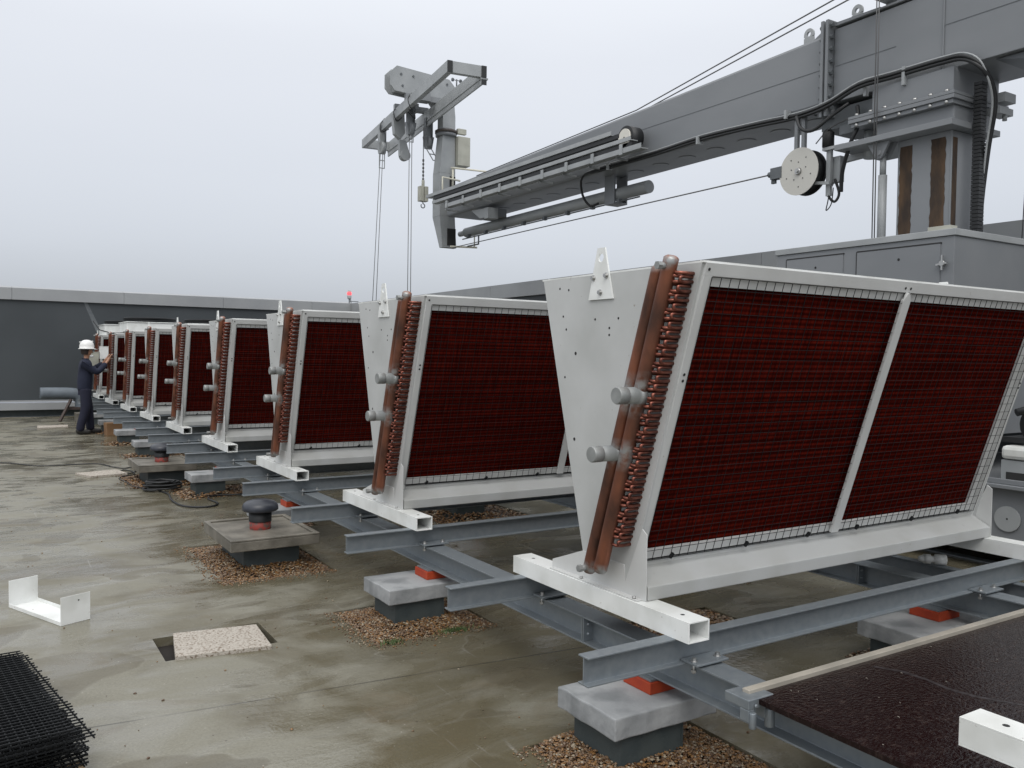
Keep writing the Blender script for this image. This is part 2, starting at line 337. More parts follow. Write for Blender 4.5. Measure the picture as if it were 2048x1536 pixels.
rw = empty('parapet_wall', (9.19, 7, 0), 'dark grey clad parapet wall running along the right side behind the crane', 'wall')
b = MB(); b.box((9.19, -9, .33), (9.42, 23.4, 2.80)); P('cladding', b, CLAD, rw)
b = MB(); y = -9
while y < 23.3:
    y2 = min(y+2.44, 23.33); b.hexa([(9.12, y, 2.80), (9.55, y, 2.80), (9.55, y2-.006, 2.80), (9.12, y2-.006, 2.80), (9.12, y, 3.08), (9.55, y, 3.14), (9.55, y2-.006, 3.14), (9.12, y2-.006, 3.08)]); y += 2.44
P('coping', b, COPING, rw)
b = MB(); b.box((9.03, -9, .17), (9.3, 23.2, .33)); b.box((9.2, -9, 0), (9.3, 23.2, .17)); P('flashing', b, COPING, rw)

# ---------------------------------------------------------------- V-shaped coil units
UX, UY, UZ, PITCH = 2.241, 2.294, .5276, 2.3302
LN = 2.66; TW, TH, TL = .108, .0816, 1.233
XP = .046; XQ = LN-.046; XM = LN/2
UGRP = 'V-shaped heat exchanger units in a row'
root = empty('dry_cooler', (UX, UY, UZ), 'x', 'heat exchanger', UGRP)
# hollow base tubes
for k, x0 in enumerate((0, LN-TW)):
    b = MB(); t = .006; x1 = x0+TW
    b.box((x0, 0, 0), (x1, TL, t)); b.box((x0, 0, TH-t), (x1, TL, TH)); b.box((x0, 0, t), (x0+t, TL, TH-t)); b.box((x1-t, 0, t), (x1, TL, TH-t))
    b.box((x0+t, .5, t), (x1-t, .505, TH-t))
    b.cur = 1
    for yy in (.09, TL-.1): b.tube([(x0+TW/2, yy, TH-.001), (x0+TW/2, yy, TH+.0006)], .009, 12)
    b.build('base_tube', [WHITE, HOLE], root, bevel=.003)
# slope frame
B0 = Vector((0, .39, .19)); T0 = Vector((0, 0, 1.433)); SV = (T0-B0); SL = SV.length; SV.normalize(); NV = Vector((0, -SV.z, SV.y))  # outward (-y, down)
def SP(u, v, d, flip=False):   # u along x, v up the slope, d outward
    p = B0+SV*v+NV*d; y = p.y
    if flip: y = 1.08-y
    return Vector((u, y, p.z))
def slab(mb, u0, u1, v0, v1, d0, d1, flip=False):
    mb.hexa([SP(u0, v0, d0, flip), SP(u1, v0, d0, flip), SP(u1, v0, d1, flip), SP(u0, v0, d1, flip), SP(u0, v1, d0, flip), SP(u1, v1, d0, flip), SP(u1, v1, d1, flip), SP(u0, v1, d1, flip)])
for fl in (False, True):
    b = MB(); slab(b, XP+.02, XQ-.02, .05, SL-.06, -.15, -.032, fl); b.build('coil_fins', FINS, root)
    b = MB()
    slab(b, XP+.012, XQ-.002, SL-.050, SL, -.04, 0, fl)
    slab(b, XP+.056, XQ-.032, SL-.092, SL-.050, -.030, -.012, fl)
    slab(b, XP+.056, XQ-.032, .035, .074, -.030, -.012, fl)
    slab(b, XP+.012, XP+.056, .0, SL-.050, -.035, 0, fl)
    slab(b, XQ-.030, XQ-.002, .0, SL-.050, -.035, 0, fl)
    slab(b, XQ-.085, XQ-.032, .074, SL-.092, -.030, -.014, fl)
    b.cur = 1
    for (u, v) in ((XP+.032, .66*SL), (XP+.032, .64*SL), (XP+.03, SL-.025), (XM-.02, SL-.03), (XM+.02, SL-.03), (XQ-.015, .6*SL), (XQ-.015, .62*SL)):
        c0 = SP(u, v, .0005, fl); c1 = SP(u, v, .002, fl); b.tube([c0, c1], .0065, 8)
    b.build('coil_frame', [FRAME, HOLE], root, bevel=.002)
    b = MB(); b.hexa([SP(XM-.026, .04, 0, fl), SP(XM+.026, .04, 0, fl), SP(XM+.026, .04, .014, fl), SP(XM-.026, .04, .014, fl), SP(XM-.026, SL-.085, 0, fl), SP(XM+.026, SL-.085, 0, fl), SP(XM+.026, SL-.085, .014, fl), SP(XM-.026, SL-.085, .014, fl)])
    b.hexa([SP(XM-.026, SL-.085, 0, fl), SP(XM+.026, SL-.085, 0, fl), SP(XM+.026, SL-.085, .014, fl), SP(XM-.026, SL-.085, .014, fl), SP(XM-.006, SL-.05, 0, fl), SP(XM+.006, SL-.05, 0, fl), SP(XM+.006, SL-.05, .014, fl), SP(XM-.006, SL-.05, .014, fl)])
    b.build('centre_bar', FRAME, root)
    for (ua, ub) in ((XP+.05, XM-.022), (XM+.022, XQ-.034)):
        b = MB(); va, vb = .038, SL-.052; n = round((ub-ua)/.0495); wr = .0021
        for i in range(n+1):
            u = ua+(ub-ua)*i/n; b.bar(SP(u, va, .0045, fl), SP(u, vb, .0045, fl), wr, wr, (1, 0, 0))
        n = round((vb-va)/.046)
        for i in range(n+1):
            v = va+(vb-va)*i/n; b.bar(SP(ua, v, .0075, fl), SP(ub, v, .0075, fl), wr, wr)
        for u in (ua+.15, ub-.18, (ua+ub)/2):
            q = SP(u, va+.012, .012, fl); b.bar(q-Vector((.01, 0, .008)), q+Vector((.01, 0, .008)), .012)
        b.build('wire_guard', GUARD, root)
    # sloping drip tray
    def Y_(y): return 1.08-y if fl else y
    b = MB(); b.prism([(Y_(.41), .215), (Y_(.405), .200), (Y_(.288), .140), (Y_(.288), TH+.001), (Y_(.50), TH+.001), (Y_(.50), .215)], 'x', XP+.006, XQ-.006)
    b.build('drip_tray', TRAY, root, bevel=.004)
# end plates
holes = [(.15, 1.36), (.10, 1.30), (.93, 1.39), (.86, 1.38), (.90, 1.26), (.875, 1.20), (.88, .98), (.80, 1.09), (.36, 1.16), (.30, 1.32), (.28, 1.20), (.80, .70), (.56, 1.17), (.56, 1.20), (.66, 1.24), (.50, 1.24)]
def plate(xa, xb, nm):
    b = MB(); b.prism([(.40, .12), (.015, 1.433), (1.065, 1.433), (.70, .12)], 'x', xa, xb); b.cur = 1
    xo = xa if xa < 1 else xb
    for (y, z) in holes:
        r = .0055 if (y, z) not in ((.80, 1.09), (.36, 1.16), (.80, .70)) else .008
        sgn = -1 if xa < 1 else 1
        b.tube([(xo-sgn*.001, y, z), (xo+sgn*.0008, y, z)], r, 10)
    return b.build(nm, [PLATE, HOLE], root)
plate(XP, XP+.012, 'end_plate'); plate(XQ-.012, XQ, 'end_plate')
for (xa, xb) in ((XP-.006, XP-.001), (XQ+.001, XQ+.006)):
    b = MB(); b.prism([(.290, TH+.001), (.290, .355), (.318, .375), (.42, .135), (.43, .205), (.72, .205), (.95, .12), (.95, TH+.001)], 'x', xa, xb)
    s_ = -1 if xa < 1 else 1; xe = xa if xa < 1 else xb
    b.box((min(xe, xe+s_*.03), .31, TH+.0015), (max(xe, xe+s_*.03), .93, TH+.005))
    b.cur = 1
    for yy in (.34, .70): b.tube([(xe+s_*.018, yy, TH+.005), (xe+s_*.018, yy, TH+.014)], .008, 6)
    b.tube([(xe, .60, .16), (xe+s_*.003, .60, .16)], .006, 8)
    b.build('foot_plate', [FRAME, STEEL], root)
# top deck
b = MB(); b.box((XP, .004, 1.4335), (XQ, 1.076, 1.441)); b.build('top_panel', WHITE, root)
# lifting lug with hole
def lug(xa, s):
    b = MB(); yb0, yb1, zb, yt0, yt1, zt_ = .53, .70, 1.325, .590, .640, 1.548
    cy, cz, r = .6145, 1.505, .019; ring = 16
    outer = [(yb0, zb), (yb1, zb), (yt1, zt_), (yt0, zt_)]
    # solid lower part and a frame round the hole
    zc = cz-.045; f = (zc-zb)/(zt_-zb); l0 = yb0+(yt0-yb0)*f; l1 = yb1+(yt1-yb1)*f
    x1 = xa+s*.008
    b.prism([(yb0, zb), (yb1, zb), (l1, zc), (l0, zc)], 'x', xa, x1)
    sq = [(l0, zc), (l1, zc), (yt1, zt_), (yt0, zt_)]
    def on(t):   # point on quad boundary at angle t from the hole centre
        d = Vector((math.cos(t), math.sin(t))); best = None
        for i in range(4):
            a = Vector(sq[i]); e_ = Vector(sq[(i+1) % 4])-a; c = Vector((cy, cz)); den = d.x*e_.y-d.y*e_.x
            if abs(den) < 1e-9: continue
            q = a-c; k = (q.x*e_.y-q.y*e_.x)/den; s2 = (q.x*d.y-q.y*d.x)/den
            if k > 0 and -1e-6 <= s2 <= 1+1e-6: best = k if best is None else min(best, k)
        return (cy+d.x*best, cz+d.y*best)
    angs = sorted([2*math.pi*i/ring for i in range(ring)]+[math.atan2(p[1]-cz, p[0]-cy) % (2*math.pi) for p in sq]); n = len(angs)
    O = [on(t) for t in angs]; I = [(cy+r*math.cos(t), cz+r*math.sin(t)) for t in angs]
    vs = [(xa, *p) for p in O]+[(xa, *p) for p in I]+[(x1, *p) for p in O]+[(x1, *p) for p in I]; fs = []
    for i in range(n):
        j = (i+1) % n; fs += [(i, j, n+j, n+i), (2*n+i, 3*n+i, 3*n+j, 2*n+j), (i, 2*n+i, 2*n+j, j), (n+i, n+j, 3*n+j, 3*n+i)]
    b.add(vs, fs)
    o = b.build('lifting_lug', WHITE, root)
    for (y, z) in ((.575, 1.425), (.665, 1.42), (.615, 1.355)):
        q = MB(); q.tube([(x1, y, z), (x1+s*.004, y, z)], .013, 14); q.tube([(x1+s*.004, y, z), (x1+s*.013, y, z)], .009, 6, smooth=False); q.build('bolt', STEEL, o)
lug(XP-.001, -1); lug(XQ+.001, 1)
# copper headers, their stubs and the hairpin bends at the near end
def header(yt, yb, zt_, zb, x, r, stubz, nm_plug, valve):
    b = MB(); d = Vector((0, yb-yt, zb-zt_)).normalized(); a = Vector((x, yt, zt_)); c = Vector((x, yb, zb))
    b.tube([a-d*.010, a-d*.006, a, a+d*.02, c-d*.02, c, c+d*.012, c+d*.018], [r*.55, r*.8, r, r, r, r, r*.8, r*.4], 20)
    o = b.build('header_pipe', COPPER, root)
    f = (zt_-stubz)/(zt_-zb); yy = yt+(yb-yt)*f
    q = MB(); q.tube([(x+r*.2, yy, stubz), (x-r*.95, yy, stubz), (x-r*.9, yy, stubz), (-.105, yy, stubz)], [r*1.35, r*1.12, r*1.1, r*1.1], 22)
    q.tube([(-.105, yy, stubz), (-.106, yy, stubz), (-.148, yy, stubz), (-.153, yy, stubz)], [r*1.1, r*1.15, r*1.15, r*1.05], 22)
    s_ = q.build('pipe_stub', PRIME, o)
    q = MB(); q.tube([(x-.005, yy, stubz+r*.9), (x-.005, yy, stubz+r*1.9)], .009, 10); q.tube([(x-.005, yy, stubz+r*1.75), (x-.005, yy, stubz+r*2.2)], .012, 6)
    if valve: q.build('vent_nipple', STEEL, o)
    zz = zt_-.03 if nm_plug > 0 else zb+.01; yy = yt+(yb-yt)*((zt_-zz)/(zt_-zb))
    q = MB(); q.tube([(x-r*.7, yy, zz), (x-r-.022, yy, zz)], .013, 12); q.tube([(x-r-.016, yy, zz), (x-r-.034, yy, zz)], .016, 6, smooth=False); q.build('plug', PRIME, o)
header(.100, .498, 1.452, .180, -.030, .030, .925, 1, True)
header(.178, .585, 1.420, .160, -.022, .029, .680, -1, False)
b = MB(); nrow = 33
for i in range(nrow):
    v = .09+(SL-.15)*i/(nrow-1); j = .006*(i % 2)
    p = [SP(-.020, v-.0, -.115), SP(-.022, v, -.075), SP(-.020, v+.004, -.052-j), SP(-.004, v+.006, -.044-j), SP(.05, v+.006, -.044-j)]
    b.tube(p, .0072, 8)
    v2 = v+.018
    if i < nrow-1:
        if i % 2: p = [SP(.05, v2, -.105), SP(-.008, v2, -.105), SP(-.026, v2+.003, -.092), SP(-.026, v2+.005, -.075), SP(-.008, v2+.008, -.060), SP(.05, v2+.008, -.060)]
        else: p = [SP(.05, v2, -.120), SP(-.002, v2, -.120), SP(-.016, v2+.003, -.110), SP(-.016, v2+.005, -.092), SP(-.002, v2+.008, -.082), SP(.05, v2+.008, -.082)]
        b.tube(p, .0075, 8)
        p = [SP(.05, v2-.008, -.040), SP(-.005, v2-.010, -.040), SP(-.018, v2-.004, -.042), SP(-.018, v2+.006, -.044), SP(-.005, v2+.010, -.046), SP(.05, v2+.010, -.046)]
        b.tube(p, .0072, 8)
b.build('return_bends', COPD, root)

UL = ['nearest white V-shaped coil unit, filling the right foreground with red coil and twin copper headers',
      'second white V-shaped coil unit from the camera, seen just left of the nearest one',
      'third white V-shaped coil unit from the camera, under the small red beacon',
      'fourth white V-shaped coil unit from the camera, with thin triangular lifting lug',
      'fifth white V-shaped coil unit from the camera, midway along the row',
      'sixth white V-shaped coil unit from the camera, in front of the fan-topped ones',
      'seventh white V-shaped coil unit from the camera, third from the far end',
      'white V-shaped coil unit with fan deck beside the worker, second from the far end',
      'farthest white V-shaped coil unit, fan deck on top, against the end wall']
units = [root]; root['label'] = UL[0]
for i in range(1, 9):
    c = copy_tree(root); c.location.y = UY+PITCH*i+(0, .006, -.008, .004, .01, -.006, .007, -.004, .005)[i]; c.rotation_euler.z = (0, .002, -.003, .0025, -.002, .003, -.0015, .002, -.002)[i]; c['label'] = UL[i]; units.append(c)
for c in (units[7], units[8]):
    for (x0, x1) in (((.26, 1.30), (1.46, 2.50)) if c is units[7] else ((.12, 1.26), (1.40, 2.54))):
        b = MB(); b.box((x0, .02, 1.442), (x1, 1.06, 1.665)); b.box((x0-.02, 0, 1.666), (x1+.02, 1.08, 1.68))
        o = b.build('fan_housing', WHITE, c, bevel=.01)
        g = MB(); cx, cy, R = (x0+x1)/2, .54, .49
        for q in (1, .8, .6, .4, .2):
            g.tube([(cx+R*q*math.cos(t*math.pi/18), cy+R*q*math.sin(t*math.pi/18), 1.72+.02*(1-q)) for t in range(37)], .006 if q < 1 else .012, 6)
        g.tube([(cx+R*math.cos(t*math.pi/18), cy+R*math.sin(t*math.pi/18), 1.705) for t in range(37)], .026, 8); g.tube([(cx+R*math.cos(t*math.pi/18), cy+R*math.sin(t*math.pi/18), 1.752) for t in range(37)], .026, 8)
        for t in range(16):
            a = t*math.pi/8; g.bar((cx, cy, 1.775), (cx+R*math.cos(a), cy+R*math.sin(a), 1.76), .008); g.bar((cx+R*math.cos(a), cy+R*math.sin(a), 1.68), (cx+R*math.cos(a), cy+R*math.sin(a), 1.72), .012)
        g.build('fan_guard', GUARD, o)
        for t in range(5):
            a0 = t*2*math.pi/5; g = MB(); pts = []
            for rr, ww in ((.08, .10), (.44, .16)):
                for sg in (-1, 1):
                    a = a0+sg*ww/rr/2 if rr < .2 else a0+sg*ww/rr
                    pts.append((cx+rr*math.cos(a), cy+rr*math.sin(a), 1.69+sg*.015))
            g.add([*pts, *[(p[0], p[1], p[2]+.004) for p in pts]], [(0, 1, 3, 2), (4, 6, 7, 5), (0, 4, 5, 1), (1, 5, 7, 3), (3, 7, 6, 2), (2, 6, 4, 0)]); g.build('fan_blade', BLACK, o)
# control panel and cables on the unit beside the worker
b = MB(); b.box((-.24, -.12, .92), (-.09, .06, 1.16)); b.box((-.245, -.125, 1.161), (-.085, .065, 1.168)); pn = b.build('control_box', WHITE, units[7], bevel=.006)
b = MB(); b.box((-.48, -.02, .74), (-.25, .30, 1.04)); b.box((-.49, -.03, 1.041), (-.24, .31, 1.055)); b.build('switch_cabinet', [BEIGE], units[7], bevel=.006)
b = MB(); b.tube([(-.30, .45, 1.68), (-.2, .3, 1.5), (.0, .2, 1.44), (.3, .1, 1.46), (.5, .05, 1.55), (.55, .04, 1.70)], .012, 8); b.build('power_cable', BLACK, units[7])

# loose base tube of the missing unit beside the camera
b = MB(); t = .006; x0, x1 = 0, TW
b.box((x0, 0, 0), (x1, 1.6, t)); b.box((x0, 0, TH-t), (x1, 1.6, TH)); b.box((x0, 0, t), (x0+t, 1.6, TH-t)); b.box((x1-t, 0, t), (x1, 1.6, TH-t)); b.box((t, 1.594, t), (x1-t, 1.6, TH-t))
b.cur = 1; b.tube([(TW/2, 1.50, TH-.001), (TW/2, 1.50, TH+.0008)], .010, 14)
o = b.build('steel_tube', [WHITE, HOLE], None, .004, (2.31, -.30, .5285)); tag(o, 'loose white square steel tube lying across the brown board at the bottom right', 'steel tube')

# ---------------------------------------------------------------- steelwork
def ibeam(mb, L_, h, wd, tf, tw):    # along +x, top at z=0
    f = wd/2
    mb.prism([(-f, 0), (f, 0), (f, -tf), (tw/2, -tf), (tw/2, -h+tf), (f, -h+tf), (f, -h), (-f, -h), (-f, -h+tf), (-tw/2, -h+tf), (-tw/2, -tf), (-f, -tf)], 'x', 0, L_)
HB = .1079; ZT = UZ; ZM = UZ-HB-.001; HM = .125
nb = 0
ORD = ['first', 'second', 'third', 'fourth', 'fifth', 'sixth', 'seventh', 'eighth', 'ninth', 'tenth', 'eleventh', 'twelfth', 'thirteenth', 'fourteenth', 'fifteenth', 'sixteenth', 'seventeenth', 'eighteenth']
croot = empty('cross_beam', (0, 0, 0), 'x', 'steel beam', 'galvanised cross beams under the units')
b = MB(); ibeam(b, 3.55, HB, .060, .007, .005); b.build('beam_body', GALV, croot, bevel=.0015)
for xx in (2.38-1.826, 4.38-1.826):
    b = MB(); b.box((xx-.085, -.095, -HB+.0075), (xx+.085, -.008, -HB+.0165)); o = b.build('clamp_plate', GALV, croot, bevel=.002)
    for sx in (-.062, .062):
        q = MB(); q.tube([(xx+sx, -.055, -HB+.0165), (xx+sx, -.055, -HB+.0195)], .015, 14); q.tube([(xx+sx, -.055, -HB+.0195), (xx+sx, -.055, -HB+.031)], .0095, 6, smooth=False); q.tube([(xx+sx, -.055, -HB-.03), (xx+sx, -.055, -HB+.008)], .006, 8); q.tube([(xx+sx, -.055, -HB-.027), (xx+sx, -.055, -HB-.016)], .011, 6, smooth=False)
        q.build('bolt', STEEL, o)
for i in range(9):
    for k, y in enumerate((2.395, 3.435)):
        c = croot if nb == 0 else copy_tree(croot)
        c.location = (1.825, y+PITCH*i, ZT); 
        c['label'] = ('%s galvanised cross beam from the camera, under the %s end of the %s unit' % (ORD[nb], 'near' if k == 0 else 'far', 'nearest' if i == 0 else ORD[i])); nb += 1
def mainbeam(x, label, y0=.9, y1=22.5):
    r_ = empty('main_beam', (x, y0, ZM), label, 'steel beam', 'long galvanised main beams')
    b = MB(); h, f, tf, tw = HM, .06, .008, .006; Ly = y1-y0
    b.prism([(-f, 0), (f, 0), (f, -tf), (tw/2, -tf), (tw/2, -h+tf), (f, -h+tf), (f, -h), (-f, -h), (-f, -h+tf), (-tw/2, -h+tf), (-tw/2, -tf), (-f, -tf)], 'y', 0, Ly)
    b.build('beam_body', GALV, r_, bevel=.0015)
    y = 3.05-y0
    while y < Ly:
        b = MB(); b.box((-.056, y, -h+.009), (.056, y+.008, -.009)); b.box((-.056, y+.012, -h+.009), (.056, y+.020, -.009))
        for zz in (-.04, -.085):
            b.tube([(-.03, y-.01, zz), (-.03, y+.03, zz)], .008, 6)
        b.build('splice_plate', GALV, r_); y += PITCH*2
    return r_
mainbeam(2.38, 'long galvanised main beam carrying the left ends of the cross beams')
mainbeam(4.38, 'long galvanised main beam under the right ends of the coil units')
b = MB(); b.box((-.05, 0, -.10), (.05, 1.9, -.003)); 
o = MB(); ibeam(o, 1.1, .09, .06, .007, .005); o = o.build('short_beam', GALV, None, .0015, (4.72, 3.3, ZM-.002)); o.rotation_euler.z = -math.pi/2
tag(o, 'short galvanised beam stub below the right end of the nearest unit', 'steel beam')
b = MB(); b.tube([(0, 0, 0), (.035, 0, 0), (.04, 0, 0), (.055, 0, 0), (.06, 0, 0), (.12, 0, 0)], [.028, .028, .018, .018, .030, .030], 18); b.tube([(-.03, 0, 0), (0, 0, 0)], [.012, .026], 14)
o = b.build('pipe_fitting', WHITE, None, 0, (4.66, 2.86, ZM+.031)); o.rotation_euler.z = -.8; tag(o, 'small white pipe fitting lying on the steel under the nearest unit', 'pipe fitting')

# ---------------------------------------------------------------- piers, pads, gravel
def pier(x, y, label, grp='concrete piers under the main beams', wx=.54, near=True):
    r_ = empty('support_pier', (x, y, 0), label, 'concrete pier', grp)
    b = MB(); b.box((.055, .03, -.06), (.37, .33, .146)); b.box((.366, .026, -.06), (.374, .034, .146)); b.build('pier_base', BITU, r_)
    bm = bmesh.new(); n = 7; hx, hy = wx, .38
    b = MB()
    # rough cast slab: slightly irregular outline and chamfered top
    rnd = random.Random(int(x*100+y*10)); pts = []
    for k in range(n): pts.append((hx*k/n+rnd.uniform(-.004, .004), rnd.uniform(0, .007)))
    for k in range(n): pts.append((hx-rnd.uniform(0, .007), hy*k/n+rnd.uniform(-.004, .004)))
    for k in range(n): pts.append((hx-hx*k/n, hy-rnd.uniform(0, .007)))
    for k in range(n): pts.append((rnd.uniform(0, .010), hy-hy*k/n))
    b.prism(pts, 'z', .147+0, .235); b.build('pier_cap', CONC, r_, bevel=.006); bm.free()
    return r_
def pad(x, y, label):
    r_ = empty('bearing_pad', (x, y, .2355), label, 'bearing pad', 'orange bearing pads under the main beams')
    b = MB(); b.box((0, 0, 0), (.19, .17, .0480)); b.build('rubber_block', ORANGE, r_, bevel=.003)
    b = MB(); b.box((.01, .01, .0485), (.18, .16, ZM-HM-.2355-.0005)); b.build('steel_shim', GALV, r_, bevel=.001)
NP = ['nearest grey concrete pier, at the bottom centre', 'second concrete pier from the camera, in a weedy gravel bed',
      'concrete pier mostly hidden behind the black roof vent', 'concrete pier among the coiled black cables', 'concrete pier just beyond the far black roof vent',
      'concrete pier beside the brown cardboard box', 'concrete pier nearest the worker', 'concrete pier behind the worker by the far wall']
NX = [2.015, 1.985, 2.0, 1.97, 1.96, 1.96, 1.96, 1.96]
for i, (x, y) in enumerate(zip(NX, PIERS_Y)):
    pier(x, y, NP[i]); pad(2.285, y+.11, 'orange bearing pad on the '+NP[i].replace('grey ', '').split(',')[0])
for i, y in enumerate((2.40, 4.46, 7.3)):
    pier(3.93, y, ['right-hand concrete pier below the nearest unit, beside the brown board', 'right-hand concrete pier under the second unit', 'right-hand concrete pier under the third unit'][i], wx=.60)
    pad(4.245, y+.11, ['orange bearing pad at the right beside the dark brown board', 'orange bearing pad under the right end of the second unit', 'orange bearing pad under the right end of the third unit'][i])
def hp(x, y): return (x+.055, y+.03, x+.37, y+.33)
gravel(pits[0], 9500, .0074, hp(NX[1], PIERS_Y[1])); gravel(pits[1], 9500, .0074, hp(NX[0], PIERS_Y[0]))
gravel(pits[2], 10500, .0085, (1.62, 6.25, 2.03, 6.89)); gravel(pits[3], 900, .014, hp(NX[2], PIERS_Y[2])); gravel(pits[4], 1500, .014, hp(NX[3], PIERS_Y[3]))
gravel(pits[5], 1500, .015, (1.64, 10.80, 2.06, 11.5))
for k, q in ((6, 4), (7, 5), (8, 6)): gravel(pits[k], 600, .018, hp(NX[q], PIERS_Y[q]))
for k, y in ((9, 2.40), (10, 4.46), (11, 7.3)): gravel(pits[k], 1500, .013, hp(3.93, y))
gravel(pits[12], 1500, .012, (3.6, 3.7, 3.7, 3.8))

# roof vents on concrete plinths
def vent(x, y, label, red=.05):
    r_ = empty('roof_vent', (x, y, 0), label, 'roof vent', 'black mushroom roof vents')
    b = MB(); b.box((-.21, -.32, -.05), (.205, .32, .165)); b.build('plinth_base', BITU, r_)
    b = MB(); b.box((-.33, -.43, .166), (.33, .43, .236))
    for q in ((-.33, -.43, .33, -.395), (-.33, .395, .33, .43), (-.33, -.395, -.295, .395), (.295, -.395, .33, .395)): b.box((q[0], q[1], .2361), (q[2], q[3], .252))
    b.build('plinth_slab', WCONC, r_, bevel=.005)
    b = MB(); b._lathe([(.078, .236), (.080, .245), (.080, .30), (.0, .30)], (0, 0, 0), 28); b.build('red_collar', REDP, r_)
    b = MB(); b._lathe([(.086, .298), (.086, .39), (.0, .39)], (0, 0, 0), 28); b.build('vent_pipe', BLACK, r_)
    b = MB(); b._lathe([(.06, .382), (.128, .378), (.137, .388), (.137, .408), (.128, .432), (.105, .450), (.07, .457), (.066, .461), (.0, .462)], (0, 0, 0), 36); b.build('cowl', COWL, r_)
REDP = mat('worn_red_paint', (.25, .035, .025), .6, col2=(.10, .06, .05), scale=25, lo=.5, hi=.62)
COWL = mat('black_cowl', (.028, .032, .042), .38, col2=(.06, .065, .08), scale=6, lo=.45, hi=.7, rough2=.25)
vent(1.835, 6.57, 'nearer black mushroom roof vent with red collar on a worn concrete plinth')
vent(1.90, 11.18, 'black mushroom roof vent half hidden by the beam ends farther down the row')

# pale paving slabs
SLAB = mat('pebbled_slab', (.42, .385, .335), .7, col2=(.15, .11, .075), scale=80, lo=.50, hi=.66, bump=.5, bscale=90, detail=2)
def pave(pts, z, th, label):
    b = MB(); n = 4
    b.add([(x, y, z_) for (x, y), z_ in zip(pts, z)]+[(x, y, z_-th) for (x, y), z_ in zip(pts, z)], [(0, 1, 2, 3), (7, 6, 5, 4), (0, 4, 5, 1), (1, 5, 6, 2), (2, 6, 7, 3), (3, 7, 4, 0)])
    o = b.build('paving_slab', SLAB, None, .003); tag(o, label, 'paving slab', 'pale paving slabs let into the roof')
pave([(.845, 4.585), (1.325, 4.51), (1.365, 4.965), (.915, 5.035)], (.022, .022, .004, .004), .04, 'speckled pale paving slab tilted in its dark recess, nearest of the three')
pave([(1.155, 11.75), (1.60, 11.85), (1.52, 12.28), (1.02, 12.15)], (.03, .03, .03, .03), .03, 'pale paving slab beside the looped black cable')
pave([(.97, 19.6), (1.53, 19.7), (1.56, 20.2), (.99, 20.15)], (.03,)*4, .03, 'pale paving slab on the roof behind the worker')

b = MB(); b.box((.802, 4.602, -.069), (1.383, 4.998, -.05)); o = b.build('recess_base', mat('recess_near_black', (.012, .009, .007), .9)); tag(o, kind='stuff')  # near-black sheet laid in to darken the bottom of the slab recess
# folded white sheet-metal channel
b = MB(); Lc, Wc, Hc, t = .62, .175, .165, .004
b.box((0, 0, 0), (Lc, Wc, t)); b.box((0, 0, t), (t, Wc, Hc)); b.box((Lc-t, 0, t), (Lc, Wc, Hc)); b.box((t, 0, t), (Lc-t, t, .022)); b.box((t, Wc-t, t), (Lc-t, Wc, .022))
b.cur = 1; b.tube([(Lc, Wc*.6, .13), (Lc+.001, Wc*.6, .13)], .005, 8)
o = b.build('metal_bracket', [WHITE, HOLE], None, .0015, (.138, 6.06, .001)); o.rotation_euler.z = math.atan2(-.553, .239); tag(o, 'folded white sheet-metal channel lying open on the roof at the left', 'metal bracket')

# stack of black guards
ORD2 = ['lowest', 'second', 'third', 'fourth', 'fifth', 'sixth', 'seventh', 'eighth', 'ninth', 'tenth', 'eleventh', 'twelfth', 'top']
for k in range(13):
    b = MB(); W_, D_ = 1.30, 1.06; nx, ny = 42, 35; wr = .0048; rn = random.Random(k); ph = rn.uniform(0, 6); wa = rn.uniform(.002, .007)
    def wz(x, y): return wa*math.sin(x*4+ph)+wa*math.sin(y*3.1+ph*2)+(.02*max(0, -y-1.15)*rn_s)
    rn_s = rn.uniform(-1, 1.5)
    for i in range(nx+1):
        x = -W_+W_*i/nx; e0 = rn.uniform(0, .02)
        for q in range(6): y0, y1 = -(D_+e0)*q/6, -(D_+e0)*(q+1)/6; b.bar((x, y0, wz(x, y0)), (x, y1, wz(x, y1)), wr)
    for i in range(ny+1):
        y = -D_*i/ny; e0 = rn.uniform(0, .02)
        for q in range(6): x0, x1 = -W_+(W_+e0)*q/6, -W_+(W_+e0)*(q+1)/6; b.bar((x0, y, wz(x0, y)+.0046), (x1, y, wz(x1, y)+.0046), wr)
    o = b.build('wire_guard_panel', GUARD, None, 0, (.150+rn.uniform(-.045, .035)-.001*k, 4.55+rn.uniform(-.05, .05)-.012*k, .050+.0135*k)); o.rotation_euler = (rn.uniform(-.004, .004), rn.uniform(-.006, .006), .135+rn.uniform(-.04, .04))
    tag(o, 'black wire mesh guard panel, %s' % ('lowest of the stack at the bottom left' if k == 0 else 'topmost of the stack at the bottom left' if k == 12 else '%s from the bottom of the stack at bottom left' % ORD2[k]), 'wire panel', 'stacked black wire guard panels')
TIMB = mat('timber', (.34, .25, .15), .8, col2=(.24, .17, .10), scale=8, stretch=(1, 8, 8))
b = MB(); b.box((-1.1, -.03, 0), (.02, .03, .04)); o = b.build('timber_batten', TIMB, None, .002, (.300, 3.52, .001)); o.rotation_euler.z = .1; tag(o, 'pale timber batten under the near edge of the black mesh stack', 'timber')
b = MB(); b.box((-1.1, -.03, 0), (.02, .03, .04)); o = b.build('timber_batten', TIMB, None, .002, (.20, 4.15, .001)); o.rotation_euler.z = .12; tag(o, 'timber batten under the middle of the black mesh stack', 'timber')

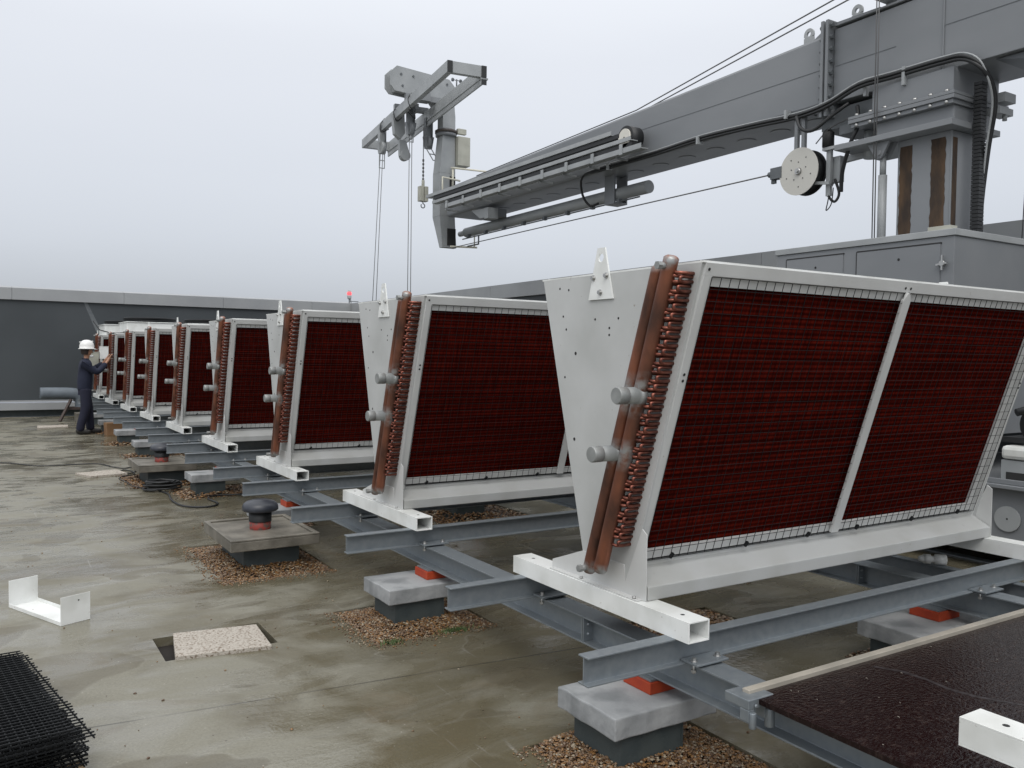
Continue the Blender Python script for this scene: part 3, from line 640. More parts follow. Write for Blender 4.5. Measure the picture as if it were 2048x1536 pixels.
# brown film-faced board with pale edge and clamp
BROWN = mat('brown_board', (.010, .004, .004), .14, col2=(.040, .026, .022), scale=34, lo=.52, hi=.84, rough2=.4, bump=.35, bscale=60, detail=10, stretch=(1, 1.7, 1), spec=.25)
PEDGE = mat('pale_edge', (.36, .33, .28), .5, col2=(.28, .26, .22), scale=6)
br = empty('plywood_board', (2.25, .8, ZM+.0006), 'wet dark brown board with pale edge strip lying on the beams at bottom right', 'board')
b = MB(); b.box((.0, -.3, 0), (2.35, 1.20, .018)); b.cur = 2
for (xa, w_, k0) in ((.62, .02, 0), (1.72, .035, 3)):
    pts = [(xa+.03*math.sin(k*1.3+k0)+.02*k, 1.15-.09*k) for k in range(13)]
    for k in range(12):
        (ax, ay), (bx, by) = pts[k], pts[k+1]; b.add([(ax-w_/2, ay, .0184), (ax+w_/2*(1+.4*math.sin(k*2.1)), ay, .0184), (bx+w_/2*(1+.4*math.sin(k*2.1+2.1)), by, .0184), (bx-w_/2, by, .0184)], [(0, 1, 2, 3)])
b.cur = 1
rn = random.Random(5)
for k in range(46): 
    xx, yy = rn.uniform(.05, 2.2), rn.uniform(-.2, 1.17); q = rn.uniform(.0015, .005); b.tube([(xx, yy, .0182), (xx+.001, yy, .0192)], q, 6)
b.build('board_panel', [BROWN, PEDGE, mat('scrape', (.035, .030, .032), .45, col2=(.012, .008, .008), scale=50, lo=.4, hi=.6)], br)
b = MB(); b.box((-.004, 1.2005, -.002), (2.40, 1.232, .034)); b.build('edge_strip', PEDGE, br, bevel=.002)
b = MB(); b.box((-.05, 1.16, -.012), (.075, 1.27, .022)); b.box((-.05, 1.16, -.055), (-.02, 1.20, -.012)); b.box((.03, 1.16, -.055), (.07, 1.20, -.012)); b.tube([(-.035, 1.155, -.075), (-.035, 1.155, -.02)], .013, 10); b.tube([(.05, 1.155, -.085), (.05, 1.155, -.02)], .018, 10); b.tube([(-.02, 1.15, 0), (-.02, 1.158, 0)], .007, 8)
b.build('clamp_bracket', GALV, br, bevel=.003)
b = MB(); b.box((0, -.03, 0), (2.6, .03, .084)); o = b.build('timber_beam', PEDGE, None, .003, (2.22, 1.06, ZM+.0192)); tag(o, 'pale timber bearer on the brown board beneath the loose white tube', 'timber beam')
o.location.z = ZM+.0192; o.scale.z = (UZ-.0006-(ZM+.0192))/.084+.0

# cardboard box and cables
CARD = mat('cardboard', (.26, .15, .075), .85, col2=(.20, .11, .055), scale=6)
b = MB(); b.hexa([(0, 0, 0), (.27, 0, 0), (.27, .25, 0), (0, .25, 0), (-.012, -.01, .235), (.285, -.01, .235), (.285, .26, .235), (-.012, .26, .235)]); b.bar((-.01, .05, .236), (.28, .05, .236), .02, .002)
o = b.build('cardboard_box', CARD, None, .004, (2.02, 17.55, .001)); o.rotation_euler.z = .1; tag(o, 'brown cardboard box on the roof beside the worker under the beam ends', 'cardboard box')
def smooth(pts, n=6):
    o = []; P_ = [Vector(p) for p in pts]
    for i in range(len(P_)-1):
        a, b_, c, d = P_[max(i-1, 0)], P_[i], P_[i+1], P_[min(i+2, len(P_)-1)]
        for k in range(n):
            t = k/n; o.append(.5*((2*b_)+(c-a)*t+(2*a-5*b_+4*c-d)*t*t+(3*b_-a-3*c+d)*t**3))
    return o+[P_[-1]]
c1 = [(-3, 15), (-1, 14.4), (.222, 13.864), (.654, 13.287), (1.111, 13.238), (1.399, 13.156), (1.529, 12.732), (1.641, 12.52), (1.740, 12.56), (1.765, 12.25), (1.64, 11.95), (1.55, 12.1), (1.62, 12.35), (1.70, 12.1), (1.66, 11.80), (1.53, 11.70), (1.46, 11.5), (1.50, 11.1), (1.53, 10.75), (1.70, 10.45)]
b = MB(); b.tube([(p.x, p.y, .009) for p in smooth([(x, y, 0) for x, y in c1])], .007, 7); o = b.build('power_cable', BLACK); tag(o, 'thin black cable trailing across the open roof and looping by the pale slab', 'cable')
c2 = [(1.72, 10.3), (1.768, 10.0), (1.73, 9.6), (1.747, 9.23), (1.835, 9.052), (1.996, 8.998), (2.11, 9.15), (2.09, 9.50), (2.198, 9.665), (2.50, 9.60), (2.9, 9.5)]
b = MB(); b.tube([(p.x, p.y, .011) for p in smooth([(x, y, 0) for x, y in c2])], .010, 7); o = b.build('black_hose', BLACK); tag(o, 'black hose bending out in a loop from the coil between plinth and pier', 'hose')
b = MB(); rn = random.Random(3); pts = []
for k in range(90):
    a = k*.55; rr = .18+.05*math.sin(k*.37)+rn.uniform(-.02, .02); pts.append((1.78+rr*.9*math.cos(a), 10.36+rr*.85*math.sin(a)*.8, .015+.0011*k+rn.uniform(0, .01)))
b.tube(smooth(pts, 3), .011, 6); o = b.build('hose_coil', BLACK); tag(o, 'tangled coil of black hose between the far vent plinth and a pier', 'hose')

# duct pipe and prop at the far wall
b = MB(); 
pl = empty('duct_pipe', (1.5, 22, 0), 'thick grey pipe with an elbow in front of the far wall behind the worker', 'pipe')
b.tube(smooth([(.0, 0, .62), (.3, 0, .62), (.62, 0, .61), (.78, 0, .57), (.84, 0, .45), (.84, 0, .25)], 4), .135, 22); o = b.build('pipe_body', mat('pipe_lagging', (.13, .155, .18), .6, col2=(.10, .12, .14), scale=5), pl); o.location = (-.36, 0, 0)
b = MB(); b.bar((0, -.5, 0), (.26, -.1, .47), .05); b.bar((.5, 0, .0), (.5, 0, .30), .06); b.box((.2, -.15, .24), (.75, .15, .30)); b.build('prop', mat('brown_steel', (.05, .035, .03), .7), pl)
b = MB(); b.box((1.1, 21.1, 0), (1.35, 21.6, .2)); o = b.build('concrete_block', WCONC, None, .004, (.7, 0, .001)); tag(o, 'low concrete block on the roof in front of the far wall pipe', 'concrete block')

# obstruction beacon at the wall corner
bc = empty('warning_beacon', (9.08, 23.36, 3.08), 'small lit red beacon on a bracket at the far wall corner', 'beacon')
b = MB(); b.tube([(0, 0, -.25), (0, 0, .12)], .018, 8); b.box((-.03, -.03, .12), (.03, .03, .14)); b.tube([(.05, 0, -.4), (.07, 0, -.1), (.04, 0, .12)], .012, 6); b.bar((0, 0, .06), (.28, 0, .06), .02); b.build('bracket', GREYD, bc)
b = MB(); b._lathe([(.06, .14), (.065, .22), (.055, .24), (0, .24)], (0, 0, 0), 16); b.build('lamp_base', GREYL, bc)
RED = bpy.data.materials.new('red_lamp'); RED.use_nodes = True; B = RED.node_tree.nodes['Principled BSDF']; B.inputs['Base Color'].default_value = (.8, .05, .05, 1); B.inputs['Emission Color'].default_value = (1, .08, .10, 1); B.inputs['Emission Strength'].default_value = 1.6
b = MB(); b._lathe([(.055, .24), (.066, .26), (.066, .31), (.05, .33), (0, .33)], (0, 0, 0), 16); b.build('lens', RED, bc)
b = MB(); b._lathe([(.05, .331), (.05, .355), (.03, .375), (0, .38)], (0, 0, 0), 14); b.build('lamp_cap', GREYL, bc)

# ---------------------------------------------------------------- roof crane
crane = empty('roof_crane', (7.55, 4.6, 0), 'large grey roof crane with a long box boom reaching over the row of units', 'crane')
def C(name, mb, mt_, parent=None, bevel=0):
    o = mb.build(name, mt_, None, bevel); o.parent = parent or crane
    if parent is None: o.matrix_parent_inverse = Matrix.Translation(-Vector(crane.location))
    return o
# machinery housing
b = MB(); b.box((6.5, 3.81, 1.0), (8.75, 5.56, 2.60)); hs_ = C('machine_housing', b, GREYP, bevel=.004)
b = MB(); b.box((6.485, 3.795, 2.601), (8.77, 5.575, 2.655)); C('roof_trim', b, GREYL, bevel=.004)
b = MB(); b.box((6.52, 3.86, 2.656), (6.62, 4.05, 2.69)); C('cover_plate', b, BEIGE, bevel=.002)
for (ya, yb) in ((3.92, 4.68), (4.82, 5.44)):
    b = MB(); b.box((6.492, ya, 1.3), (6.4995, yb, 2.545)); b.cur = 1
    b.box((6.490, ya-.008, 2.546), (6.4992, yb, 2.556)); b.box((6.490, yb, 1.3), (6.4992, yb+.007, 2.55))
    b.tube([(6.4915, (ya+yb)/2-.02, 2.45), (6.489, (ya+yb)/2-.02, 2.45)], .011, 8)
    dr = C('housing_door', b, [GREYP, HOLE])
    if ya < 4:
        b = MB(); b.bar((6.47, 3.89, 2.33), (6.47, 3.89, 2.45), .014); b.bar((6.47, 3.85, 2.385), (6.47, 3.94, 2.375), .014); b.tube([(6.49, 3.89, 2.385), (6.46, 3.89, 2.385)], .022, 10); q = C('door_latch', b, STEEL)
# carriage below
b = MB(); b.box((6.52, 2.3, .20), (8.8, 5.9, .66)); b.box((6.44, 2.3, .661), (8.8, 5.9, .69)); b.box((6.48, 2.3, .691), (6.50, 5.9, .73)); C('carriage_frame', b, GREYP, bevel=.004)
b = MB(); b.tube([(6.52, 3.345, .43), (6.505, 3.345, .43)], .095, 36); b.cur = 1; b.tube([(6.505, 3.345, .43), (6.503, 3.345, .43)], .007, 10); C('wheel_cover', b, [GREYL, HOLE])
b = MB(); b.box((6.62, 2.9, .70), (7.1, 3.46, .86)); b.cur = 1; b.box((6.615, 2.9, .70), (6.619, 3.42, .77)); C('drive_box', b, [GREYL, HOLE])
b = MB(); b.box((6.60, 2.9, .865), (7.2, 3.46, .97)); b.tube([(6.63, 3.2, .97), (7.0, 3.2, 1.0)], .08, 14); C('motor_cover', b, WHITE, bevel=.03)
b = MB(); b.tube([(6.75, 3.3, 1.13), (7.3, 3.1, 1.13)], .13, 18); b.box((6.7, 3.0, .99), (7.3, 3.5, 1.03)); b.tube([(6.7, 3.4, 1.22), (6.9, 3.25, 1.3), (7.2, 3.3, 1.2)], .03, 8); C('drive_motor', b, BLACK)
b = MB()
for yy in (2.75, 5.4):
    b.tube([(6.75, yy, .14), (6.90, yy, .14)], .13, 24); b.tube([(8.3, yy, .14), (8.45, yy, .14)], .13, 24)
C('travel_wheels', b, GREYD)
b = MB(); b.box((6.78, 0, 0), (6.88, 14, .01)); b.box((8.33, 0, 0), (8.43, 14, .01)); o = b.build('crane_rail', GALV, None, 0, (0, 0, .001)); tag(o, 'pair of flat steel running rails on the roof under the crane', 'rail')
# column
b = MB(); b.box((7.3, 4.33, 1.5), (7.80, 4.85, 3.66)); b.box((7.295, 4.325, 2.6), (7.31, 4.34, 3.66)); C('column', b, GREYP, bevel=.004)
for (a_, c_) in (((7.2965, 4.705, 2.6), (7.2995, 4.828, 3.60)), ((7.2965, 4.385, 2.6), (7.2995, 4.52, 3.61)), ((7.313, 4.3265, 2.6), (7.385, 4.3295, 3.60)), ((7.71, 4.3265, 2.6), (7.787, 4.3295, 3.58))):
    b = MB(); n = 26; rn = random.Random(int(a_[1]*1000)); z0, z1 = a_[2], c_[2]
    if a_[0] < 7.3:
        lft = [(c_[1]+rn.uniform(-.006, .006), z0+(z1-z0)*i/n) for i in range(n+1)]; rgt = [(a_[1]+rn.uniform(-.006, .006), z0+(z1-z0)*i/n) for i in range(n+1)]
        b.prism(lft+rgt[::-1], 'x', a_[0], c_[0])
    else: b.box(a_, c_)
    C('rust_strip', b, RUST)
b = MB(); b.box((7.12, 4.23, 3.662), (7.90, 5.42, 3.715)); b.box((7.24, 4.28, 3.716), (7.86, 5.05, 3.86)); C('lower_flange', b, GREYP, bevel=.003)
b = MB(); b.box((7.16, 4.24, 3.90), (8.05, 5.30, 3.935)); b.box((7.16, 4.24, 3.938), (8.05, 5.30, 3.965)); b.box((7.18, 4.26, 3.861), (7.9, 5.28, 3.899)); uf = C('slew_plate', b, GREYP, bevel=.003)
for k in range(7):
    b = MB(); yy = 4.32+.15*k; b.tube([(7.185, yy, 3.895), (7.185, yy, 3.862)], .02, 8); b.tube([(7.185, yy, 3.966), (7.185, yy, 3.985)], .02, 8); C('flange_bolt', b, STEEL)
b = MB(); b.box((7.25, 4.30, 3.966), (7.98, 5.1, 4.20)); C('slew_pedestal', b, GREYP)
b = MB(); b.box((7.62, 4.05, 3.90), (7.80, 4.15, 3.98)); b.box((7.60, 4.08, 3.80), (7.82, 4.2, 3.86)); b.tube([(7.72, 4.1, 3.75), (7.72, 4.1, 3.80)], .02, 8); C('end_bracket', b, GREYL)
# hydraulic strut
b = MB(); b.prism([(5.09, 3.66), (4.86, 3.66), (4.93, 3.53), (4.95, 3.51), (4.98, 3.51), (5.01, 3.53)], 'x', 7.18, 7.21); b.prism([(5.09, 3.66), (4.86, 3.66), (4.93, 3.53), (4.95, 3.51), (4.98, 3.51), (5.01, 3.53)], 'x', 7.28, 7.31); b.tube([(7.16, 4.965, 3.56), (7.33, 4.965, 3.56)], .025, 12); C('clevis', b, GREYP)
b = MB(); b.tube([(7.245, 4.965, 2.5), (7.245, 4.965, 3.36)], .040, 16); b.tube([(7.245, 4.965, 3.36), (7.245, 4.965, 3.54)], .029, 14); C('support_strut', b, GREYL)
# boom, tapering box sections
XB, XC = 7.30, 8.06
def boxsec(mb, y0, y1, zb0, zt0, zb1, zt1, xa=XB, xb=XC):
    mb.hexa([(xa, y0, zb0), (xb, y0, zb0), (xb, y1, zb1), (xa, y1, zb1), (xa, y0, zt0), (xb, y0, zt0), (xb, y1, zt1), (xa, y1, zt1)])
b = MB(); boxsec(b, 5.69, 13.95, 4.20, 4.92, 4.16, 4.70); bo = C('outer_boom', b, GREYP, bevel=.035)
for i in range(15):
    yy = 6.1+.5*i; b = MB(); b.tube([(7.72, yy, 4.199-.0045*(yy-5.69)), (7.72, yy, 4.193-.0045*(yy-5.69))], .11, 20); C('boom_plug', b, GREYP, bo)
b = MB(); b.box((XB-.003, 5.75, 4.565), (XB, 13.5, 4.571)); C('weld_seam', b, GREYD, bo)
b = MB(); boxsec(b, 1.6, 5.585, 4.20, 4.95, 4.20, 4.93); b.hexa([(XB, 1.0, 4.2), (XC, 1.0, 4.2), (XC, 1.6, 4.2), (XB, 1.6, 4.2), (XB, 1.0, 4.95), (XC, 1.0, 4.95), (XC, 1.6, 4.95), (XB, 1.6, 4.95)])
b.box((XB-.02, 1.0, 4.951), (XC+.02, 5.58, 4.972)); b.box((XB-.014, 4.425, 4.2), (XB, 4.44, 4.95)); C('inner_boom', b, GREYP, bevel=.006)
b = MB(); b.box((XB-.003, 4.9, 4.555), (XB, 5.56, 4.561)); b.box((XB-.003, 1.5, 4.60), (XB, 4.42, 4.606)); C('weld_seam', b, GREYD, bo)
b = MB(); b.prism([(1.0, 4.19), (4.0, 4.19), (3.4, 4.05), (1.0, 3.8)], 'x', XB+.06, XC-.06); C('boom_haunch', b, GREYD)
for (ya, yb) in ((5.592, 5.625), (5.650, 5.683)):
    b = MB(); b.box((XB-.09, ya, 4.06), (XC+.09, yb, 5.02)); C('joint_flange', b, GREYP, bevel=.003)
for k in range(8):
    b = MB(); zz = 4.14+.118*k; b.tube([(XB-.05, 5.591, zz), (XB-.05, 5.560, zz)], .024, 6, smooth=False); b.tube([(XB-.05, 5.684, zz), (XB-.05, 5.71, zz)], .022, 6, smooth=False); C('joint_bolt', b, GREYD)
b = MB(); b.prism([(5.59, 5.01), (5.59, 4.972), (5.05, 4.972), (5.10, 5.0)], 'x', XB+.03, XB+.05); b.prism([(5.684, 5.01), (5.684, 4.92), (5.86, 4.915)], 'x', XB+.03, XB+.05); C('web_stiffener', b, GREYP)
for yy, zz in ((6.0, 4.92), (5.42, 4.972)):
    b = MB(); pts = [(yy-.06, zz), (yy+.06, zz)]+[(yy+.06*math.cos(t*math.pi/8), zz+.12+.06*math.sin(t*math.pi/8)) for t in range(9)]
    x = XB+.12; ring = [(yy+.025*math.cos(t*math.pi/8), zz+.12+.025*math.sin(t*math.pi/8)) for t in range(16)]
    # outline split round the eye
    for xa, xb in ((x, x+.025),):
        b.box((xa, yy-.06, zz), (xb, yy+.06, zz+.085)); b2_ = []
        vs = []; fs = []
        for t in range(16):
            a = t*math.pi/8; co_, si = math.cos(a), math.sin(a); k_ = 1/max(abs(co_), abs(si)) if si < 0 else 1
            ro = .06 if si >= 0 else min(.06/abs(co_) if abs(co_) > .6 else .085, .035/abs(si) if abs(si) > .01 else 9)
            for xx in (xa, xb): vs.append((xx, yy+ro*co_, zz+.12+ro*si)); vs.append((xx, yy+.026*co_, zz+.12+.026*si))
        for t in range(16):
            u_, v_ = 4*t, 4*((t+1) % 16); fs += [(u_, v_, v_+1, u_+1), (u_+2, u_+3, v_+3, v_+2), (u_, u_+2, v_+2, v_), (u_+1, v_+1, v_+3, u_+3)]
        b.add(vs, fs)
    C('lifting_eye', b, GREYL)
# winch bracket on top of the boom
b = MB(); b.box((7.05, 5.02, 5.08), (7.75, 5.06, 5.24)); b.box((6.98, 4.97, 5.05), (7.8, 5.11, 5.079)); b.box((6.98, 4.97, 5.241), (7.5, 5.11, 5.27)); b.box((7.42, 4.98, 4.973), (7.7, 5.1, 5.049)); C('winch_bracket', b, GREYL)
b = MB(); b.tube([(7.02, 5.14, 5.28), (7.02, 5.32, 5.28)], .13, 20); C('rope_sheave', b, GREYD)
# rails with energy chain on the side of the boom
YA, YB2 = 8.35, 14.05
def railz(y): return 4.41+(4.475-4.41)*(0)
for (z0, ya, yb, hh, mt_) in ((4.50, 8.75, 14.15, .055, GREYL), (4.22, 8.15, 13.4, .065, GREYL), (4.36, 8.35, 13.9, .05, GREYL)):
    b = MB(); b.box((6.98, ya, z0), (7.10, yb, z0+.012)); b.box((6.98, ya, z0+.0125), (6.99, yb, z0+hh)); C('side_rail', b, mt_)
b = MB(); b.box((7.0, 8.6, 4.44), (7.12, 13.9, 4.495)); b.box((7.0, 8.35, 4.288), (7.12, 13.3, 4.345)); C('cable_chain', b, BLACK)
for k in range(9):
    yy = 8.5+.6*k; b = MB(); b.box((6.968, yy, 4.205), (6.979, yy+.06, 4.335)); C('rail_clip', b, GREYL)
    b = MB(); b.box((7.05, yy+.2, 4.195), (7.29, yy+.23, 4.218)); C('rail_bracket', b, GREYL)
b = MB(); b.tube([(7.02, 8.50, 4.42), (7.20, 8.50, 4.42)], .155, 30)
wc = C('chain_wheel', b, BLACK); b = MB(); b.tube([(7.019, 8.50, 4.42), (7.0, 8.50, 4.42)], .115, 30); b.cur = 1; b.tube([(6.9995, 8.50, 4.42), (6.996, 8.50, 4.42)], .012, 10); C('wheel_disc', b, [mat('off_white', (.62, .60, .54), .5), HOLE], wc)
# telescoping cylinder below the boom
b = MB(); b.tube([(7.70, 8.80, 3.93), (7.70, 13.9, 3.90)], .088, 24); b.tube([(7.70, 13.9, 3.90), (7.70, 14.15, 3.90)], .05, 16); C('hydraulic_cylinder', b, GREYL)
b = MB()
b.tube([(7.62, 8.9, 3.80), (7.62, 13.9, 3.77)], .011, 8); b.tube([(7.62, 13.3, 3.77), (7.62, 13.3, 3.62), (7.62, 13.7, 3.62)], .015, 8)
for k in range(8): b.box((7.59, 9.3+.62*k, 3.775), (7.65, 9.36+.62*k, 3.83))
C('hydraulic_line', b, GREYD)
b = MB(); b.box((7.58, 9.40, 3.80), (7.60, 9.62, 4.19)); b.box((7.80, 9.40, 3.80), (7.82, 9.62, 4.19)); b.box((7.58, 9.40, 3.78), (7.82, 9.62, 3.80)); C('cylinder_bracket', b, GREYP)
b = MB(); b.box((7.45, 12.4, 3.98), (7.65, 12.9, 4.12)); C('cylinder_clamp', b, GREYP)
b = MB(); b.box((7.22, 12.3, 3.92), (7.42, 12.42, 4.10)); b.prism([(12.42, 4.10), (12.9, 4.12), (12.6, 3.95), (12.42, 3.95)], 'x', 7.24, 7.42); C('junction_box', b, GREYL)
# hoses along the boom and down the column
for k, (dx, rr, mt_) in enumerate(((0, .017, BLACK), (.032, .014, BLACK), (-.026, .009, GREYL))):
    z = .028*k-.02; x = 7.26-dx*.3
    pts = [(7.58, 9.75, 3.83), (7.50, 9.85, 3.80), (7.40, 9.90, 3.95), (7.28, 9.75, 4.17), (x, 9.3, 4.20+z), (x, 8.2, 4.20+z), (x, 7.4, 4.22+z), (x, 6.6, 4.19+z), (x, 6.1, 4.16+z), (x-.03, 5.8, 4.15+z), (x-.10, 5.5, 4.16+z), (x-.09, 5.2, 4.25+z), (x-.03, 4.9, 4.27+z), (x-.03, 4.6, 4.27+z), (x-.02, 4.4, 4.27+z), (x-.05, 4.2, 4.24+z), (x-.04+dx*.4, 4.06, 4.14+z), (7.33+dx, 4.02, 4.0), (7.43+dx, 4.04, 3.82), (7.50+dx*.8, 4.12, 3.5), (7.53+dx*.5, 4.18, 3.0), (7.55+dx*.5, 4.20, 2.5)]
    b = MB(); b.tube(smooth(pts, 4), rr, 8); C('hose_run', b, mt_)
b = MB()
for k in range(46):
    z0 = 2.55+.033*k; b.box((7.42, 4.145, z0), (7.51, 4.215, z0+.027))
b.box((7.435, 4.155, 2.55), (7.495, 4.205, 4.06)); C('energy_chain', b, BLACK)
for yy in (9.1, 7.4, 6.1, 5.15, 4.75):
    b = MB(); b.box((7.215, yy, 4.15), (7.298, yy+.03, 4.24) if yy > 5.5 else (7.26, yy+.03, 4.32)); C('hose_clip', b, GREYL)
b = MB(); b.tube(smooth([(7.2, 5.95, 4.13), (7.15, 5.85, 3.98), (7.15, 5.7, 3.93), (7.2, 5.5, 4.05), (7.3, 5.4, 4.15)], 5), .018, 8); b.tube(smooth([(7.3, 5.3, 4.1), (7.25, 5.25, 3.9), (7.22, 5.3, 3.75), (7.3, 5.45, 3.5), (7.35, 5.5, 3.3)], 5), .02, 8); C('hydraulic_hose', b, BLACK)
b = MB(); b.box((7.35, 5.15, 3.95), (7.9, 5.75, 4.15)); b.box((7.3, 5.2, 3.86), (7.8, 5.5, 3.95)); C('slew_drive', b, GREYD)
b = MB(); b.tube([(7.45, 5.24, 3.93), (7.45, 5.24, 3.60)], .07, 18); b.bar((7.40, 5.5, 3.63), (7.44, 5.28, 3.65), .06); b.tube([(7.40, 5.14, 3.62), (7.40, 5.06, 3.52)], .012, 8); b.tube([(7.40, 5.17, 3.66), (7.40, 5.12, 3.66)], .035, 10); C('slew_motor', b, GREYL)
# cable drum below the boom
dr = C('cable_drum', (lambda q: (q.tube([(7.225, 5.93, 3.565), (7.232, 5.93, 3.565)], .245, 48), setattr(q, 'cur', 1), [q.tube([(7.224, 5.93+.16*math.cos(t*math.pi/5+.3)*(1 if t % 2 else .6), 3.565+.16*math.sin(t*math.pi/5+.3)*(1 if t % 2 else .6)), (7.222, 5.93+.16*math.cos(t*math.pi/5+.3)*(1 if t % 2 else .6), 3.565+.16*math.sin(t*math.pi/5+.3)*(1 if t % 2 else .6))], .007, 8) for t in range(10)], q)[-1])(MB()), [mat('drum_face', (.50, .49, .45), .5), HOLE])
b = MB(); b.tube([(7.233, 5.93, 3.565), (7.36, 5.93, 3.565)], .215, 40); b.tube([(7.37, 5.93, 3.565), (7.385, 5.93, 3.565)], .235, 40); C('drum_core', b, BLACK, dr)
b = MB(); b.tube([(7.223, 5.93, 3.565), (7.20, 5.93, 3.565)], [.04, .03], 16); b.tube([(7.20, 5.93, 3.565), (7.185, 5.93, 3.565)], .018, 6); C('drum_hub', b, STEEL, dr)
b = MB(); b.box((7.27, 5.90, 3.78), (7.31, 5.94, 4.2)); b.box((7.27, 5.99, 3.78), (7.31, 6.03, 4.2)); b.box((7.25, 5.85, 4.14), (7.4, 6.08, 4.16)); C('drum_hanger', b, GREYP)
b = MB(); b.box((7.22, 6.15, 3.54), (7.30, 6.30, 3.66)); b.tube([(7.25, 6.30, 3.60), (7.25, 6.34, 3.60)], .03, 10); b.box((7.25, 6.26, 3.50), (7.28, 6.31, 3.60)); C('rope_guide', b, GREYD, dr)
b = MB(); b.box((7.33, 5.62, 3.28), (7.37, 5.67, 3.80)); b.box((7.30, 5.45, 3.74), (7.36, 5.70, 3.77)); b.box((7.39, 5.55, 3.42), (7.46, 5.66, 3.68)); b.bar((7.30, 5.85, 3.44), (7.30, 5.60, 3.40), .03); C('drum_bracket', b, GREYL, dr)
b = MB(); b.tube([(7.34, 5.66, 3.78), (7.34, 5.66, 3.92), (7.34, 5.66, 3.93), (7.34, 5.66, 3.96)], [.06, .06, .05, .02], 14); C('drum_motor', b, BLACK, dr)
b = MB(); b.tube(smooth([(7.38, 5.6, 3.45), (7.4, 5.56, 3.3), (7.38, 5.6, 3.22), (7.36, 5.66, 3.3), (7.38, 5.62, 3.42)], 5), .014, 7); b.tube(smooth([(7.35, 5.62, 3.40), (7.33, 5.64, 3.22), (7.36, 5.68, 3.14), (7.36, 5.62, 3.2), (7.36, 5.6, 3.36)], 5), .006, 6); C('hanging_cable', b, BLACK, dr)
b = MB(); b.tube([(7.25, 6.34, 3.60), (7.42, 13.95, 3.60)], .008, 6); C('hoist_rope', b, ROPE)
b = MB(); b.tube(smooth([(7.3, 5.78, 3.83), (7.3, 5.62, 3.95), (7.3, 5.40, 4.0)], 5), .006, 6); C('control_cable', b, ROPE)
# stay ropes above the boom
for dx in (0, .10):
    b = MB(); b.tube([(7.62+dx*.6, 13.4, 4.86), (7.62+dx, 9.0, 4.99), (7.62+dx, 5.25, 5.47 if dx == 0 else 5.44), (7.62+dx, 3.5, 5.70)], .008, 6); C('stay_rope', b, ROPE)
for (x, y, dx) in ((7.15, 4.97, 0), (7.15, 4.995, 0)):
    b = MB(); b.tube([(x, y, 2.5), (x-.05, y-.01, 6.5)], .006, 6); C('hoist_rope', b, ROPE)
for dx in (0, .035):
    b = MB(); b.tube([(8.60+dx*2, 4.38, 2.4), (8.66, 4.34, 4.6)], .006, 6); C('hoist_rope', b, ROPE)
# mast at the boom tip
ym = 14.1
b = MB()
b.hexa([(7.30, ym, 3.62), (7.60, ym, 3.62), (7.60, ym+.12, 3.62), (7.30, ym+.12, 3.62), (7.24, ym, 4.2), (7.56, ym, 4.2), (7.56, ym+.30, 4.2), (7.24, ym+.30, 4.2)])
b.hexa([(7.24, ym, 4.2), (7.56, ym, 4.2), (7.56, ym+.30, 4.2), (7.24, ym+.30, 4.2), (7.24, ym, 5.0), (7.56, ym, 5.0), (7.56, ym+.30, 5.0), (7.24, ym+.30, 5.0)])
b.hexa([(7.24, ym, 5.0), (7.56, ym, 5.0), (7.56, ym+.30, 5.0), (7.24, ym+.30, 5.0), (7.30, ym+.02, 5.70), (7.56, ym+.02, 5.70), (7.56, ym+.26, 5.70), (7.30, ym+.26, 5.70)])
ms = C('tip_mast', b, GREYL, bevel=.006)
b = MB(); b.box((7.40, ym-.004, 3.66), (7.58, ym-.0005, 3.98)); b.box((7.44, ym-.004, 4.50), (7.56, ym-.0005, 4.95)); C('mast_opening', b, HOLE, ms)
b = MB(); b.tube([(7.43, ym+.14, 5.70), (7.43, ym+.14, 5.76)], .20, 30); b.tube([(7.43, ym+.14, 5.80), (7.43, ym+.14, 5.84)], .17, 30); rg = C('slew_ring', b, GREYP, ms)
b = MB(); b.tube([(7.43, ym+.14, 5.76), (7.43, ym+.14, 5.81)], .21, 30); C('ring_gear', b, mat('dark_gear', (.05, .04, .035), .6), rg)
b = MB(); b.box((7.57, ym-.08, 5.16), (7.83, ym+.10, 5.70)); b.box((7.60, ym-.02, 5.76), (7.78, ym+.06, 5.86)); C('mast_cabinet', b, BEIGE, ms, bevel=.006)
b = MB()
b.tube([(7.44, ym-.05, 5.10), (8.05, ym-.3, 5.06), (8.05, ym-.3, 4.9)], .018, 8); b.tube([(7.48, ym-.05, 5.10), (7.48, ym-.05, 4.72)], .02, 8); b.tube([(7.62, ym-.08, 4.87), (7.25, ym-.08, 4.90), (7.25, ym-.08, 4.56), (7.36, ym-.08, 4.56)], .018, 8); CR = mat('cream_rail', (.62, .60, .50), .5); C('guard_rail', b, CR, ms); b = MB()
b.tube([(7.44, ym-.05, 3.64), (7.85, ym-.35, 3.62)], .018, 8); b.tube([(7.80, ym-.33, 3.62), (7.80, ym-.33, 3.86)], .012, 8)
C('lower_rail', b, CR, ms)
